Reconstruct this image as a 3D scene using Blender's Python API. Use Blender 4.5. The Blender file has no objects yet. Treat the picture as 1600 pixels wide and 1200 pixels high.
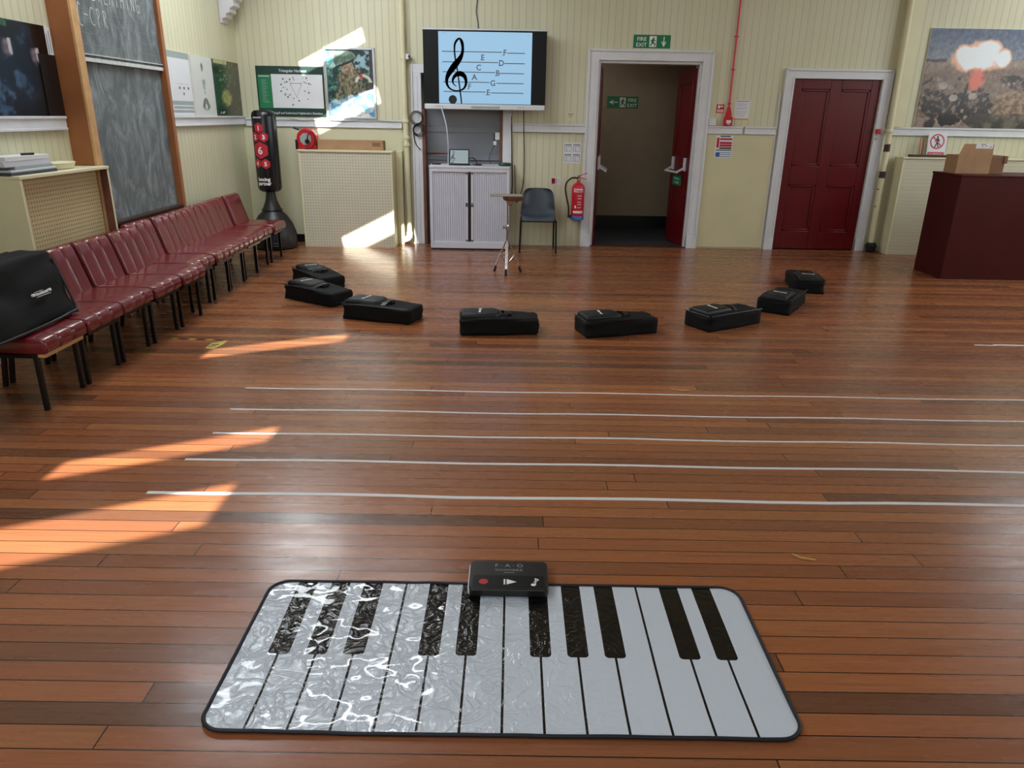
import bpy, bmesh, math, random
from mathutils import Vector, Matrix, noise

random.seed(7)
SC = bpy.context.scene
COL = SC.collection
PI = math.pi

# ------------------------------------------------------------------ camera
cd = bpy.data.cameras.new('camera')
cam = bpy.data.objects.new('camera', cd)
COL.objects.link(cam)
PITCH, ROLL, YAW = 0.351199, 0.017369, 0.003114
cp, sp, cy_, sy_ = math.cos(PITCH), math.sin(PITCH), math.cos(YAW), math.sin(YAW)
fw = Vector((sy_ * cp, cy_ * cp, -sp))
rt = Vector((cy_, -sy_, 0))
up = rt.cross(fw)
r2 = rt * math.cos(ROLL) + up * math.sin(ROLL)
u2 = up * math.cos(ROLL) - rt * math.sin(ROLL)
m = Matrix.Identity(4)
for i in range(3):
    m[i][0], m[i][1], m[i][2] = r2[i], u2[i], -fw[i]
m[2][3] = 1.6585
cam.matrix_world = m
cd.sensor_width = 36
cd.lens = 1143.98 / 1600 * 36
cd.clip_start = 0.05
SC.camera = cam

# ------------------------------------------------------------------ exposure, sky, sun, daylight
SC.view_settings.view_transform = 'Standard'
SC.view_settings.look = 'None'
SC.view_settings.gamma = 1
SC.view_settings.use_curve_mapping = False
SC.view_settings.exposure = 0.0

w = bpy.data.worlds.new('sky')
SC.world = w
w.use_nodes = True
bg = w.node_tree.nodes['Background']
bg.inputs[0].default_value = (0.62, 0.80, 1.0, 1)
bg.inputs[1].default_value = 2.0


def light(name, kind, loc, direction, energy, color=(1, 1, 1), sx=1, sy=1):
    ld = bpy.data.lights.new(name, kind)
    ld.energy = energy
    ld.color = color
    o = bpy.data.objects.new(name, ld)
    COL.objects.link(o)
    o.location = loc
    o.rotation_euler = Vector(direction).to_track_quat('-Z', 'Y').to_euler()
    if kind == 'AREA':
        ld.shape = 'RECTANGLE'
        ld.size, ld.size_y = sx, sy
    return o


SUN = Vector((0.20, 1.0, -0.86))
s = light('sun', 'SUN', (0, -6, 8), SUN, 19.0, (1.0, 0.97, 0.92))
s.data.angle = 0.0093
# daylight from left rooflights and high side windows, plus added fill and glint lamps
for yy in (-1.7, -.93, .93, 5.55, 7.65, 8.45):
    light('daylight_left_rooflight', 'AREA', (-2.60, yy, 3.66), (0.40, 0.0, -1), 28, (0.86, 0.94, 1.0), 0.42, 0.85)
for xx, yy, zz, ly in ((-1.75, 6.3, 3.95, 1.5), (-1.45, 8.0, 4.1, 1.2)):
    light('added_glint_strip', 'AREA', (xx, yy, zz), (0, 0, -1), 26, (0.90, 0.95, 1.0), ly, 0.14)  # unseen strips added for glints on the piano mat; no fittings modelled
light('added_fill_right', 'AREA', (7.2, 5.0, 3.80), (-0.30, 0.0, -1), 170, (0.88, 0.95, 1.0), 9.0, 0.8)  # added overhead fill; the right roof slope has no opening
light('daylight_right_windows', 'AREA', (8.2, 6.0, 2.6), (-1, 0, -0.35), 50, (0.88, 0.95, 1.0), 4.5, 1.6)
light('added_fill_front', 'AREA', (-0.3, -3.7, 3.6), (0, 1, -0.22), 75, (0.92, 0.97, 1.0), 6.0, 1.8)  # fill added behind the camera to light surfaces facing it


# ------------------------------------------------------------------ materials
def lin(h):
    h = h.lstrip('#')
    c = [int(h[i:i + 2], 16) / 255 for i in (0, 2, 4)]
    return tuple(x / 12.92 if x <= 0.04045 else ((x + 0.055) / 1.055) ** 2.4 for x in c)


class NT:
    def __init__(s, name):
        s.m = bpy.data.materials.new(name)
        s.m.use_nodes = True
        s.t = s.m.node_tree
        s.b = s.t.nodes['Principled BSDF']

    def n(s, kind, **kw):
        nd = s.t.nodes.new(kind)
        for k, v in kw.items():
            setattr(nd, k, v)
        return nd

    def l(s, a, b):
        s.t.links.new(a, b)

    def math(s, op, a, b=None, c=None):
        nd = s.n('ShaderNodeMath', operation=op)
        for i, x in enumerate((a, b, c)):
            if x is None:
                continue
            if isinstance(x, (int, float)):
                nd.inputs[i].default_value = x
            else:
                s.l(x, nd.inputs[i])
        return nd.outputs[0]

    def mix(s, f, a, b, blend='MIX'):
        nd = s.n('ShaderNodeMix', data_type='RGBA', blend_type=blend)
        for i, x in ((0, f), (6, a), (7, b)):
            if isinstance(x, (int, float)):
                nd.inputs[i].default_value = x
            elif isinstance(x, tuple):
                nd.inputs[i].default_value = (*x, 1)
            else:
                s.l(x, nd.inputs[i])
        return nd.outputs[2]

    def ramp(s, f, stops, interp='LINEAR'):
        nd = s.n('ShaderNodeValToRGB')
        nd.color_ramp.interpolation = interp
        e = nd.color_ramp.elements
        while len(e) < len(stops):
            e.new(0.5)
        for x, (p, c) in zip(e, stops):
            x.position = p
            x.color = (c, c, c, 1) if isinstance(c, (int, float)) else (*c, 1)
        s.l(f, nd.inputs[0])
        return nd.outputs[0]

    def coord(s, which='Object', scale=(1, 1, 1)):
        tc = s.n('ShaderNodeTexCoord')
        mp = s.n('ShaderNodeMapping')
        mp.inputs['Scale'].default_value = scale
        s.l(tc.outputs[which], mp.inputs[0])
        return mp.outputs[0]

    def noise(s, vec, scale, detail=3, rough=0.5, dist=0.0):
        nd = s.n('ShaderNodeTexNoise')
        nd.inputs['Scale'].default_value = scale
        nd.inputs['Detail'].default_value = detail
        nd.inputs['Roughness'].default_value = rough
        nd.inputs['Distortion'].default_value = dist
        s.l(vec, nd.inputs['Vector'])
        return nd.outputs[0]

    def bump(s, h, strength, dist=0.01):
        nd = s.n('ShaderNodeBump')
        nd.inputs['Strength'].default_value = strength
        nd.inputs['Distance'].default_value = dist
        s.l(h, nd.inputs['Height'])
        s.l(nd.outputs[0], s.b.inputs['Normal'])

    def base(s, c):
        if isinstance(c, tuple):
            s.b.inputs['Base Color'].default_value = (*c, 1)
        else:
            s.l(c, s.b.inputs['Base Color'])

    def set(s, rough=0.5, metal=0, spec=0.5, coat=0, coat_rough=0.1):
        s.b.inputs['Roughness'].default_value = rough
        s.b.inputs['Metallic'].default_value = metal
        s.b.inputs['Specular IOR Level'].default_value = spec
        s.b.inputs['Coat Weight'].default_value = coat
        s.b.inputs['Coat Roughness'].default_value = coat_rough


def pm(name, hexc, rough=0.5, metal=0, var=0.12, scale=6.0, bump=0.0, bscale=60, spec=0.5, coat=0, coat_rough=0.1):
    t = NT(name)
    c = lin(hexc)
    v = t.coord()
    f = t.noise(v, scale)
    f = t.ramp(f, [(0.3, 0.0), (0.7, 1.0)])
    t.base(t.mix(f, tuple(x * (1 - var) for x in c), tuple(min(1, x * (1 + var)) for x in c)))
    t.set(rough, metal, spec, coat, coat_rough)
    if bump:
        t.bump(t.noise(v, bscale, 4), bump, 0.004)
    return t.m


def boards(name, axis, hexc, pitch=0.085):
    """Painted tongue-and-groove boarding: upright boards with a dark groove and a thin bead."""
    t = NT(name)
    tc = t.n('ShaderNodeTexCoord')
    sx = t.n('ShaderNodeSeparateXYZ')
    t.l(tc.outputs['Object'], sx.inputs[0])
    x = sx.outputs[axis]
    ff = t.math('FRACT', t.math('DIVIDE', x, pitch))
    g = t.ramp(ff, [(0.0, 1), (0.455, 1), (0.485, 0.0), (0.505, 0.0), (0.525, 0.9), (0.60, 1), (0.635, 0.8), (0.67, 1)])
    c = lin(hexc)
    n1 = t.noise(tc.outputs['Object'], 0.9, 3)
    pale = t.mix(t.ramp(n1, [(0.35, 0.0), (0.7, 1.0)]), c, tuple(min(1, k * j) for k, j in zip(c, (1.05, 1.06, 1.12))))
    wv = t.n('ShaderNodeTexWhiteNoise', noise_dimensions='1D')
    t.l(t.math('FLOOR', t.math('ADD', t.math('DIVIDE', x, pitch), 0.5)), wv.inputs['W'])
    pale = t.mix(t.math('MULTIPLY', wv.outputs[0], 0.16), pale, tuple(k * 0.72 for k in c))
    t.base(t.mix(g, tuple(k * 0.56 for k in c), pale))
    t.set(0.42, 0, 0.45)
    t.bump(g, 0.4, 0.005)
    return t.m


def floor_mat():
    t = NT('old_hardwood_boards')
    v = t.coord()
    br = t.n('ShaderNodeTexBrick', offset=0.37, offset_frequency=2, squash=1.0, squash_frequency=2)
    br.inputs['Color1'].default_value = (0, 0, 0, 1)
    br.inputs['Color2'].default_value = (1, 1, 1, 1)
    br.inputs['Mortar'].default_value = (0.5, 0.5, 0.5, 1)
    br.inputs['Scale'].default_value = 1
    br.inputs['Mortar Size'].default_value = 0.0024
    br.inputs['Mortar Smooth'].default_value = 0.2
    br.inputs['Bias'].default_value = 0.0
    br.inputs['Brick Width'].default_value = 2.9
    br.inputs['Row Height'].default_value = 0.0858
    # wobble the butt joints along x by row so no two line up
    sx = t.n('ShaderNodeSeparateXYZ')
    t.l(v, sx.inputs[0])
    row = t.math('FLOOR', t.math('DIVIDE', sx.outputs[1], 0.0858))
    wn = t.n('ShaderNodeTexWhiteNoise', noise_dimensions='1D')
    t.l(row, wn.inputs['W'])
    cx = t.n('ShaderNodeCombineXYZ')
    t.l(t.math('MULTIPLY_ADD', wn.outputs[0], 2.6, sx.outputs[0]), cx.inputs[0])
    t.l(sx.outputs[1], cx.inputs[1])
    t.l(cx.outputs[0], br.inputs['Vector'])
    tint = t.ramp(br.outputs['Color'], [(0.0, lin('#64402b')), (0.2, lin('#8a5235')), (0.45, lin('#985b39')),
                                        (0.7, lin('#a2623c')), (0.88, lin('#ad6d42')), (1.0, lin('#714631'))])
    vg = t.coord('Object', (1.2, 40, 1))
    grain = t.noise(vg, 2.2, 6, 0.65, 0.6)
    c = t.mix(t.ramp(grain, [(0.3, 0.40), (0.5, 0.12), (0.72, 0.0)]), tint, lin('#43281b'))
    # short dark scuffs and pores along the grain
    vs = t.coord('Object', (14, 150, 1))
    sc_ = t.noise(vs, 3.0, 4, 0.7, 1.5)
    c = t.mix(t.ramp(sc_, [(0.66, 0.0), (0.78, 0.35)]), c, lin('#3a2419'))
    big = t.noise(t.coord('Object', (0.35, 0.9, 1)), 1.1, 4, 0.6)
    c = t.mix(t.ramp(big, [(0.4, 0.0), (0.75, 0.32)]), c, lin('#80604a'))
    c = t.mix(br.outputs['Fac'], c, lin('#1b100b'))
    # gouged patch of fine crossing scratches near the right of the mat
    sn = t.noise(t.coord('Object', (5, 8, 1)), 2.6, 3, 0.7, 2.5)
    sl = t.ramp(t.math('ABSOLUTE', t.math('SUBTRACT', sn, 0.5)), [(0.0, 1.0), (0.012, 0.0)])
    gx = t.math('SUBTRACT', sx.outputs[0], 1.95)
    gy = t.math('SUBTRACT', sx.outputs[1], 2.55)
    gd = t.math('SQRT', t.math('ADD', t.math('MULTIPLY', gx, gx), t.math('MULTIPLY', gy, gy)))
    gm = t.math('MULTIPLY', sl, t.ramp(gd, [(0.25, 0.8), (0.6, 0.0)]))
    c = t.mix(gm, c, lin('#2a1a12'))
    t.base(c)
    rr = t.ramp(t.noise(t.coord('Object', (1.5, 9, 1)), 2.0, 4, 0.6), [(0.3, 0.20), (0.7, 0.34)])
    t.l(rr, t.b.inputs['Roughness'])
    t.b.inputs['Specular IOR Level'].default_value = 0.38
    h = t.math('SUBTRACT', t.math('MULTIPLY', grain, 0.12), br.outputs['Fac'])
    h = t.math('ADD', h, t.math('MULTIPLY', wn.outputs[0], 0.15))
    t.b.inputs['Coat Weight'].default_value = 0.08
    t.b.inputs['Coat Roughness'].default_value = 0.14
    t.bump(h, 0.12, 0.004)
    return t.m


def peg_mat(name, hexc, ax, az, pitch=0.025, holes=True):
    t = NT(name)
    tc = t.n('ShaderNodeTexCoord')
    sx = t.n('ShaderNodeSeparateXYZ')
    t.l(tc.outputs['Object'], sx.inputs[0])
    fa = t.math('SUBTRACT', t.math('FRACT', t.math('DIVIDE', sx.outputs[ax], pitch)), 0.5)
    fb = t.math('SUBTRACT', t.math('FRACT', t.math('DIVIDE', sx.outputs[az], pitch)), 0.5)
    d = t.math('SQRT', t.math('ADD', t.math('MULTIPLY', fa, fa), t.math('MULTIPLY', fb, fb)))
    k = t.ramp(d, [(0.16, 0.0), (0.26, 1.0)])
    c = lin(hexc)
    n1 = t.ramp(t.noise(tc.outputs['Object'], 3.0), [(0.3, 0.0), (0.7, 1.0)])
    base = t.mix(n1, c, tuple(x * 0.93 for x in c))
    t.base(t.mix(k, tuple(x * (0.62 if ax == 0 else 0.4) for x in c), base))
    t.set(0.5)
    t.bump(k, 0.4, 0.004)
    return t.m


def mat_print(W, D):
    """Printed vinyl piano keyboard (14 white keys, 10 black) under crinkled clear film."""
    t = NT('printed_vinyl_keyboard')
    tc = t.n('ShaderNodeTexCoord')
    sx = t.n('ShaderNodeSeparateXYZ')
    t.l(tc.outputs['Object'], sx.inputs[0])
    X, Y = sx.outputs[0], sx.outputs[1]
    u = t.math('DIVIDE', t.math('ADD', X, W / 2 - 0.012), (W - 0.024) / 14)
    n = t.math('ROUND', u)
    du = t.math('ABSOLUTE', t.math('SUBTRACT', u, n))
    sep = t.math('LESS_THAN', du, 0.032)
    inside = t.math('MULTIPLY', t.math('GREATER_THAN', n, 0.5), t.math('LESS_THAN', n, 13.5))
    sep = t.math('MULTIPLY', sep, inside)
    has = inside
    for k in (4, 7, 11):
        has = t.math('MULTIPLY', has, t.math('GREATER_THAN', t.math('ABSOLUTE', t.math('SUBTRACT', n, k)), 0.5))
    # rounded black key: x half-width 0.27 key, from the back edge to y = -0.04, corner radius 0.012 m
    kw = (W - 0.024) / 14
    r = 0.014
    qx = t.math('MAXIMUM', t.math('SUBTRACT', t.math('MULTIPLY', du, kw), 0.284 * kw - r), 0)
    qy = t.math('MAXIMUM', t.math('SUBTRACT', -0.032 + r, Y), 0)
    d = t.math('SQRT', t.math('ADD', t.math('MULTIPLY', qx, qx), t.math('MULTIPLY', qy, qy)))
    blk = t.math('MULTIPLY', t.math('LESS_THAN', d, r), has)
    mask = t.math('MAXIMUM', sep, blk)
    t.base(t.mix(mask, lin('#c8d0dc'), lin('#0b0b0d')))
    v = t.coord()
    # crinkles of the clear film: sharp creases, strongest on the left half of the mat
    n1 = t.noise(v, 6.5, 5, 0.55, 1.6)
    vo = t.n('ShaderNodeTexVoronoi', feature='DISTANCE_TO_EDGE')
    vo.inputs['Scale'].default_value = 6.0
    vd = t.n('ShaderNodeTexNoise')
    vd.inputs['Scale'].default_value = 7
    t.l(v, vd.inputs['Vector'])
    vv = t.n('ShaderNodeMix', data_type='VECTOR')
    vv.inputs[0].default_value = 0.16
    t.l(v, vv.inputs[4])
    t.l(vd.outputs[1], vv.inputs[5])
    t.l(vv.outputs[1], vo.inputs['Vector'])
    cre = t.ramp(vo.outputs[0], [(0.0, 1.0), (0.05, 0.0)])
    left = t.ramp(t.math('ADD', t.math('MULTIPLY', X, -0.55), 0.5), [(0.25, 0.16), (0.62, 1.0)])
    n2 = t.noise(v, 10.0, 3, 0.5, 2.2)
    rid = t.math('SUBTRACT', 1.0, t.math('ABSOLUTE', t.math('MULTIPLY_ADD', n2, 2.0, -1.0)))
    rid = t.math('POWER', rid, 9.0)
    h = t.math('ADD', t.math('MULTIPLY', n1, 0.75), t.math('MULTIPLY', cre, 0.16))
    h = t.math('ADD', h, t.math('MULTIPLY', rid, 0.30))
    h = t.math('MULTIPLY', h, left)
    t.set(0.09, 0, 0.45, 0.35, 0.025)
    t.bump(h, 0.75, 0.014)
    return t.m


def vcol_mat(name, rough=0.35):
    t = NT(name)
    a = t.n('ShaderNodeVertexColor', layer_name='print')
    f = t.noise(t.coord(), 40)
    t.base(t.mix(t.math('MULTIPLY', f, 0.12), a.outputs[0], tuple([0.02] * 3)))
    t.set(rough)
    return t.m


def emis(name, hexc, strength):
    t = NT(name)
    c = lin(hexc)
    v = t.coord()
    f = t.noise(v, 2.0)
    t.base((0.02, 0.02, 0.02))
    col = t.mix(t.math('MULTIPLY', f, 0.15), c, tuple(x * 0.9 for x in c))
    t.l(col, t.b.inputs['Emission Color'])
    t.b.inputs['Emission Strength'].default_value = strength
    t.set(0.25)
    return t.m


M = {}
M['floor'] = floor_mat()
CREAM = '#d2ceae'
M['wall_b'] = boards('cream_boarding', 0, CREAM)
M['wall_l'] = boards('cream_boarding_side', 1, CREAM)
M['cream'] = pm('cream_paint', '#cfc8a2', 0.45, var=0.04, scale=2)
M['cream_pale'] = pm('pale_cream_paint', '#d9d3b0', 0.45, var=0.05, scale=3)
M['white'] = pm('white_gloss_paint', '#d7d8dc', 0.35, var=0.04, scale=5)
M['roof'] = pm('white_roof_lining', '#d8d6c8', 0.7, var=0.05)
M['red_door'] = pm('dark_red_gloss', '#5e0912', 0.32, var=0.10, scale=3, bump=0.04, bscale=20)
M['red_box'] = pm('oxblood_paint', '#420c0d', 0.45, var=0.10, scale=2, bump=0.03, spec=0.3)
M['orange_wood'] = pm('orange_varnished_pine', '#9a5f36', 0.42, var=0.14, scale=3)
M['pale_wood'] = pm('pale_pine_edge', '#c59a68', 0.5, var=0.12, scale=12)
M['brown_wood'] = pm('brown_wood_lining', '#6c4334', 0.45, var=0.2, scale=8)
M['slate'] = None
M['vinyl'] = pm('burgundy_vinyl', '#6e1f26', 0.24, var=0.14, scale=5, bump=0.05, bscale=30, spec=0.6, coat=0.3, coat_rough=0.15)
M['frame'] = pm('black_steel_tube', '#141314', 0.35, metal=0.3, var=0.1)
M['fabric'] = pm('black_nylon', '#08090b', 0.75, var=0.25, scale=14, bump=0.35, bscale=45, spec=0.25)
M['pocket'] = pm('black_nylon_sheen', '#0e0f13', 0.5, var=0.25, scale=18, bump=0.45, bscale=30, spec=0.4)
M['mark'] = pm('white_print', '#e6e6e6', 0.5, var=0.02)
M['black'] = pm('black_plastic', '#0e0f11', 0.35, var=0.1)
M['bagblack'] = pm('glossy_black_sleeve', '#0f1015', 0.25, var=0.1)
M['base_black'] = pm('moulded_black_base', '#141519', 0.4, var=0.1)
M['hexred'] = pm('printed_red', '#b81f34', 0.35, var=0.05)
M['grey'] = pm('light_grey_steel', '#cfcfd9', 0.4, var=0.03)
M['slat'] = pm('light_grey_shutter', '#c9cad6', 0.45, var=0.03)
M['dkgrey'] = pm('dark_grey_plastic', '#3a3c42', 0.5)
M['seatgrey'] = pm('slate_blue_polypropylene', '#3d454f', 0.42, var=0.06, bump=0.05)
M['chrome'] = pm('chrome', '#c9c9cb', 0.15, metal=1.0, var=0.03)
M['rubber'] = pm('black_rubber', '#121212', 0.7)
M['screen'] = emis('lit_screen_blue', '#98c4e4', 0.92)
M['tabscreen'] = emis('lit_tablet_screen', '#b9cbd0', 0.6)
M['ink'] = pm('black_ink', '#0c0d12', 0.5, var=0.02)
M['gink'] = pm('grey_ink', '#565c66', 0.5, var=0.02)
M['bezel'] = pm('black_glass_bezel', '#0a0b0f', 0.38, spec=.25, var=0.05)
M['dispwhite'] = pm('white_display_case', '#d4d6da', 0.4, var=0.03)
M['green'] = pm('safety_green', '#0d7349', 0.4, var=0.04)
M['dkgreen'] = pm('printed_dark_green', '#1c3a33', 0.35, var=0.06)
M['pgreen'] = pm('printed_green', '#1d7a4d', 0.35, var=0.06)
M['paper'] = pm('white_paper', '#dcdde0', 0.6, var=0.03)
M['greyprint'] = pm('printed_grey_green', '#98a5a3', 0.5, var=0.06)
M['redpl'] = pm('bright_red_plastic', '#c21d2b', 0.3, var=0.06)
M['blue'] = pm('blue_band', '#2c62b0', 0.4, var=0.06)
M['navy'] = pm('navy_binding', '#0c0f1c', 0.6, var=0.1)
M['cardboard'] = pm('brown_cardboard', '#a5805f', 0.75, var=0.1, scale=9)
M['dkcard'] = pm('brown_cardboard_inner', '#7d5a40', 0.8, var=0.1, scale=9)
M['tape'] = pm('white_floor_tape', '#d9d8da', 0.5, var=0.04)
M['ytape'] = pm('yellow_hazard_tape', '#b8a648', 0.5, var=0.15, scale=20)
M['straw'] = pm('dry_straw', '#c9a25e', 0.7)
M['corr_wall'] = pm('corridor_paint', '#9a8b76', 0.6, var=0.05)
M['carpet'] = pm('dark_carpet', '#2b2d34', 0.9, var=0.2, scale=60)
M['alcove'] = pm('grey_panel_paint', '#8d919a', 0.28, var=0.08, scale=2)
M['dkwood'] = pm('dark_timber', '#3a251b', 0.5, var=0.2, scale=12)
M['print'] = vcol_mat('printed_picture')
M['print_gloss'] = vcol_mat('printed_picture_gloss', 0.2)
M['alu'] = pm('aluminium_snap_frame', '#c5c8cb', 0.3, metal=0.6, var=0.03)
M['leafgreen'] = pm('green_case', '#10402c', 0.4)
M['chalk'] = pm('white_chalk', '#c7cac6', 0.9, var=0.1, scale=40)
M['chalk_faint'] = pm('faint_chalk_line', '#7f8784', 0.9, var=0.15, scale=30)


def slate_mat():
    t = NT('chalky_slate')
    v = t.coord('Object', (1, 1.6, 0.8))
    n1 = t.noise(v, 3.0, 5, 0.65, 1.6)
    n2 = t.noise(t.coord('Object', (1, 9, 0.8)), 4.0, 4, 0.6, 0.5)
    f = t.math('MULTIPLY_ADD', n1, 0.95, t.math('MULTIPLY', n2, 0.14))
    t.base(t.ramp(f, [(0.3, lin('#454b4e')), (0.52, lin('#656c6f')), (0.78, lin('#98a0a2'))]))
    t.set(0.5, 0, 0.35)
    return t.m


M['slate'] = slate_mat()


# ------------------------------------------------------------------ mesh builder
class MB:
    def __init__(s, T=None):
        s.v, s.f, s.mi = [], [], []
        s.T = T or Matrix.Identity(4)

    def add(s, vs, fs, mi=0):
        o = len(s.v)
        s.v += [tuple(s.T @ Vector(p)) for p in vs]
        flip = s.T.to_3x3().determinant() < 0
        for f in fs:
            f = [i + o for i in f]
            s.f.append(f[::-1] if flip else f)
            s.mi.append(mi)
        return s

    def box(s, x0, x1, y0, y1, z0, z1, mi=0):
        vs = [(x, y, z) for z in (z0, z1) for y in (y0, y1) for x in (x0, x1)]
        return s.add(vs, [(0, 2, 3, 1), (4, 5, 7, 6), (0, 1, 5, 4), (2, 6, 7, 3), (0, 4, 6, 2), (1, 3, 7, 5)], mi)

    def hexa(s, bottom, top, mi=0):
        """bottom and top: 4 corners each, counter-clockwise seen from above"""
        return s.add(list(bottom) + list(top), [(3, 2, 1, 0), (4, 5, 6, 7), (0, 1, 5, 4), (1, 2, 6, 5), (2, 3, 7, 6), (3, 0, 4, 7)], mi)

    def prism(s, poly, n0, n1, mi=0):
        a = sum(poly[i][0] * poly[(i + 1) % len(poly)][1] - poly[(i + 1) % len(poly)][0] * poly[i][1] for i in range(len(poly)))
        if a < 0:
            poly = poly[::-1]
        k = len(poly)
        vs = [(x, y, n0) for x, y in poly] + [(x, y, n1) for x, y in poly]
        fs = [tuple(range(k - 1, -1, -1)), tuple(range(k, 2 * k))]
        fs += [(i, (i + 1) % k, k + (i + 1) % k, k + i) for i in range(k)]
        return s.add(vs, fs, mi)

    def rect(s, u0, u1, v0, v1, n0, n1, mi=0):
        return s.prism([(u0, v0), (u1, v0), (u1, v1), (u0, v1)], n0, n1, mi)

    def disc(s, u, v, r, n0, n1, mi=0, seg=20, a0=0.0, ry=None):
        ry = ry or r
        return s.prism([(u + r * math.cos(a0 + 2 * PI * i / seg), v + ry * math.sin(a0 + 2 * PI * i / seg)) for i in range(seg)], n0, n1, mi)

    def ribbon(s, pts, widths, n0, n1, mi=0):
        if isinstance(widths, (int, float)):
            widths = [widths] * len(pts)
        L, R = [], []
        for i, p in enumerate(pts):
            a, b = pts[max(0, i - 1)], pts[min(len(pts) - 1, i + 1)]
            d = Vector((b[0] - a[0], b[1] - a[1]))
            d = d.normalized() if d.length > 1e-9 else Vector((1, 0))
            nx, ny = -d.y * widths[i] / 2, d.x * widths[i] / 2
            L.append((p[0] + nx, p[1] + ny))
            R.append((p[0] - nx, p[1] - ny))
        k = len(pts)
        vs = [(x, y, n1) for x, y in L] + [(x, y, n1) for x, y in R] + [(x, y, n0) for x, y in L] + [(x, y, n0) for x, y in R]
        fs = []
        for i in range(k - 1):
            fs += [(i, k + i, k + i + 1, i + 1), (2 * k + i, 2 * k + i + 1, 3 * k + i + 1, 3 * k + i),
                   (i, i + 1, 2 * k + i + 1, 2 * k + i), (k + i, 3 * k + i, 3 * k + i + 1, k + i + 1)]
        return s.add(vs, fs, mi)

    def tube(s, pts, r, seg=8, mi=0, closed=False):
        P = [Vector(p) for p in pts]
        k = len(P)
        rs = r if isinstance(r, (list, tuple)) else [r] * k
        vs = []
        nrm = None
        for i in range(k):
            if closed:
                d = P[(i + 1) % k] - P[i - 1]
            else:
                d = P[min(k - 1, i + 1)] - P[max(0, i - 1)]
            d.normalize()
            if nrm is None:
                nrm = d.orthogonal().normalized()
            nrm = (nrm - d * nrm.dot(d)).normalized()
            b = d.cross(nrm)
            for j in range(seg):
                a = 2 * PI * j / seg
                vs.append(P[i] + (nrm * math.cos(a) + b * math.sin(a)) * rs[i])
        fs = []
        for i in range(k if closed else k - 1):
            for j in range(seg):
                a, b2 = i * seg + j, i * seg + (j + 1) % seg
                c, d2 = ((i + 1) % k) * seg + (j + 1) % seg, ((i + 1) % k) * seg + j
                fs.append((a, b2, c, d2))
        if not closed:
            fs.append(tuple(range(seg - 1, -1, -1)))
            fs.append(tuple((k - 1) * seg + j for j in range(seg)))
        return s.add(vs, fs, mi)

    def bar(s, a, b, wx, wy=None, mi=0):
        """square-section bar between two points"""
        wy = wy or wx
        a, b = Vector(a), Vector(b)
        d = (b - a).normalized()
        x = d.orthogonal().normalized() if abs(d.z) < 0.2 else (Vector((1, 0, 0)) - d * d.x).normalized()
        y = d.cross(x)
        q = [(-1, -1), (1, -1), (1, 1), (-1, 1)]
        return s.hexa([a + x * i * wx / 2 + y * j * wy / 2 for i, j in q], [b + x * i * wx / 2 + y * j * wy / 2 for i, j in q], mi)

    def lathe(s, prof, c=(0, 0, 0), seg=32, mi=0):
        vs = []
        for r, z in prof:
            for j in range(seg):
                a = 2 * PI * j / seg
                vs.append((c[0] + r * math.cos(a), c[1] + r * math.sin(a), c[2] + z))
        k = len(prof)
        fs = [(i * seg + j, i * seg + (j + 1) % seg, (i + 1) * seg + (j + 1) % seg, (i + 1) * seg + j) for i in range(k - 1) for j in range(seg)]
        fs.append(tuple(range(seg - 1, -1, -1)))
        fs.append(tuple((k - 1) * seg + j for j in range(seg)))
        return s.add(vs, fs, mi)

    def loft(s, rings, mi=0, caps=True):
        k = len(rings[0])
        vs = [p for r in rings for p in r]
        fs = [(i * k + j, i * k + (j + 1) % k, (i + 1) * k + (j + 1) % k, (i + 1) * k + j) for i in range(len(rings) - 1) for j in range(k)]
        if caps:
            fs.append(tuple(range(k - 1, -1, -1)))
            fs.append(tuple((len(rings) - 1) * k + j for j in range(k)))
        return s.add(vs, fs, mi)

    def text(s, txt, size, u, v, n, mi=0, align='CENTER', bold=0.0, sx=1.0, shear=0.0):
        c = bpy.data.curves.new('lettering', 'FONT')
        c.body = txt
        c.size = size
        c.align_x = align
        c.offset = bold
        c.shear = shear
        c.resolution_u = 3
        o = bpy.data.objects.new('lettering_tmp', c)
        me = bpy.data.meshes.new_from_object(o)
        vs = [(u + p.co.x * sx, v + p.co.y, n) for p in me.vertices]
        fs = [tuple(p.vertices) for p in me.polygons]
        ok = [f for f in fs if True]
        s.add(vs, ok, mi)
        bpy.data.objects.remove(o)
        bpy.data.curves.remove(c)
        bpy.data.meshes.remove(me)
        return s


MINV = {}


def place(o, parent):
    if parent is not None:
        o.parent = parent
        root = parent
        while root.parent is not None:
            root = root.parent
        MINV[o.name] = MINV.get(root.name)


def obj(name, mb, mats, parent=None, bevel=0.0, smooth=35, segs=2, subsurf=0):
    me = bpy.data.meshes.new(name)
    me.from_pydata(mb.v, [], mb.f)
    if not isinstance(mats, (list, tuple)):
        mats = [mats]
    for k in mats:
        me.materials.append(M[k])
    for p, mi in zip(me.polygons, mb.mi):
        p.material_index = mi
    bm = bmesh.new()
    bm.from_mesh(me)
    bmesh.ops.recalc_face_normals(bm, faces=bm.faces)
    bm.to_mesh(me)
    bm.free()
    if smooth:
        me.polygons.foreach_set('use_smooth', [True] * len(me.polygons))
        me.set_sharp_from_angle(angle=math.radians(smooth))
    o = bpy.data.objects.new(name, me)
    COL.objects.link(o)
    if parent is not None:
        place(o, parent)
        if MINV.get(o.name) is not None:
            me.transform(MINV[o.name])
    if bevel:
        b = o.modifiers.new('bevel', 'BEVEL')
        b.width, b.segments, b.limit_method, b.angle_limit = bevel, segs, 'ANGLE', math.radians(40)
    if subsurf:
        b = o.modifiers.new('subsurf', 'SUBSURF')
        b.levels = b.render_levels = subsurf
    return o


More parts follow.
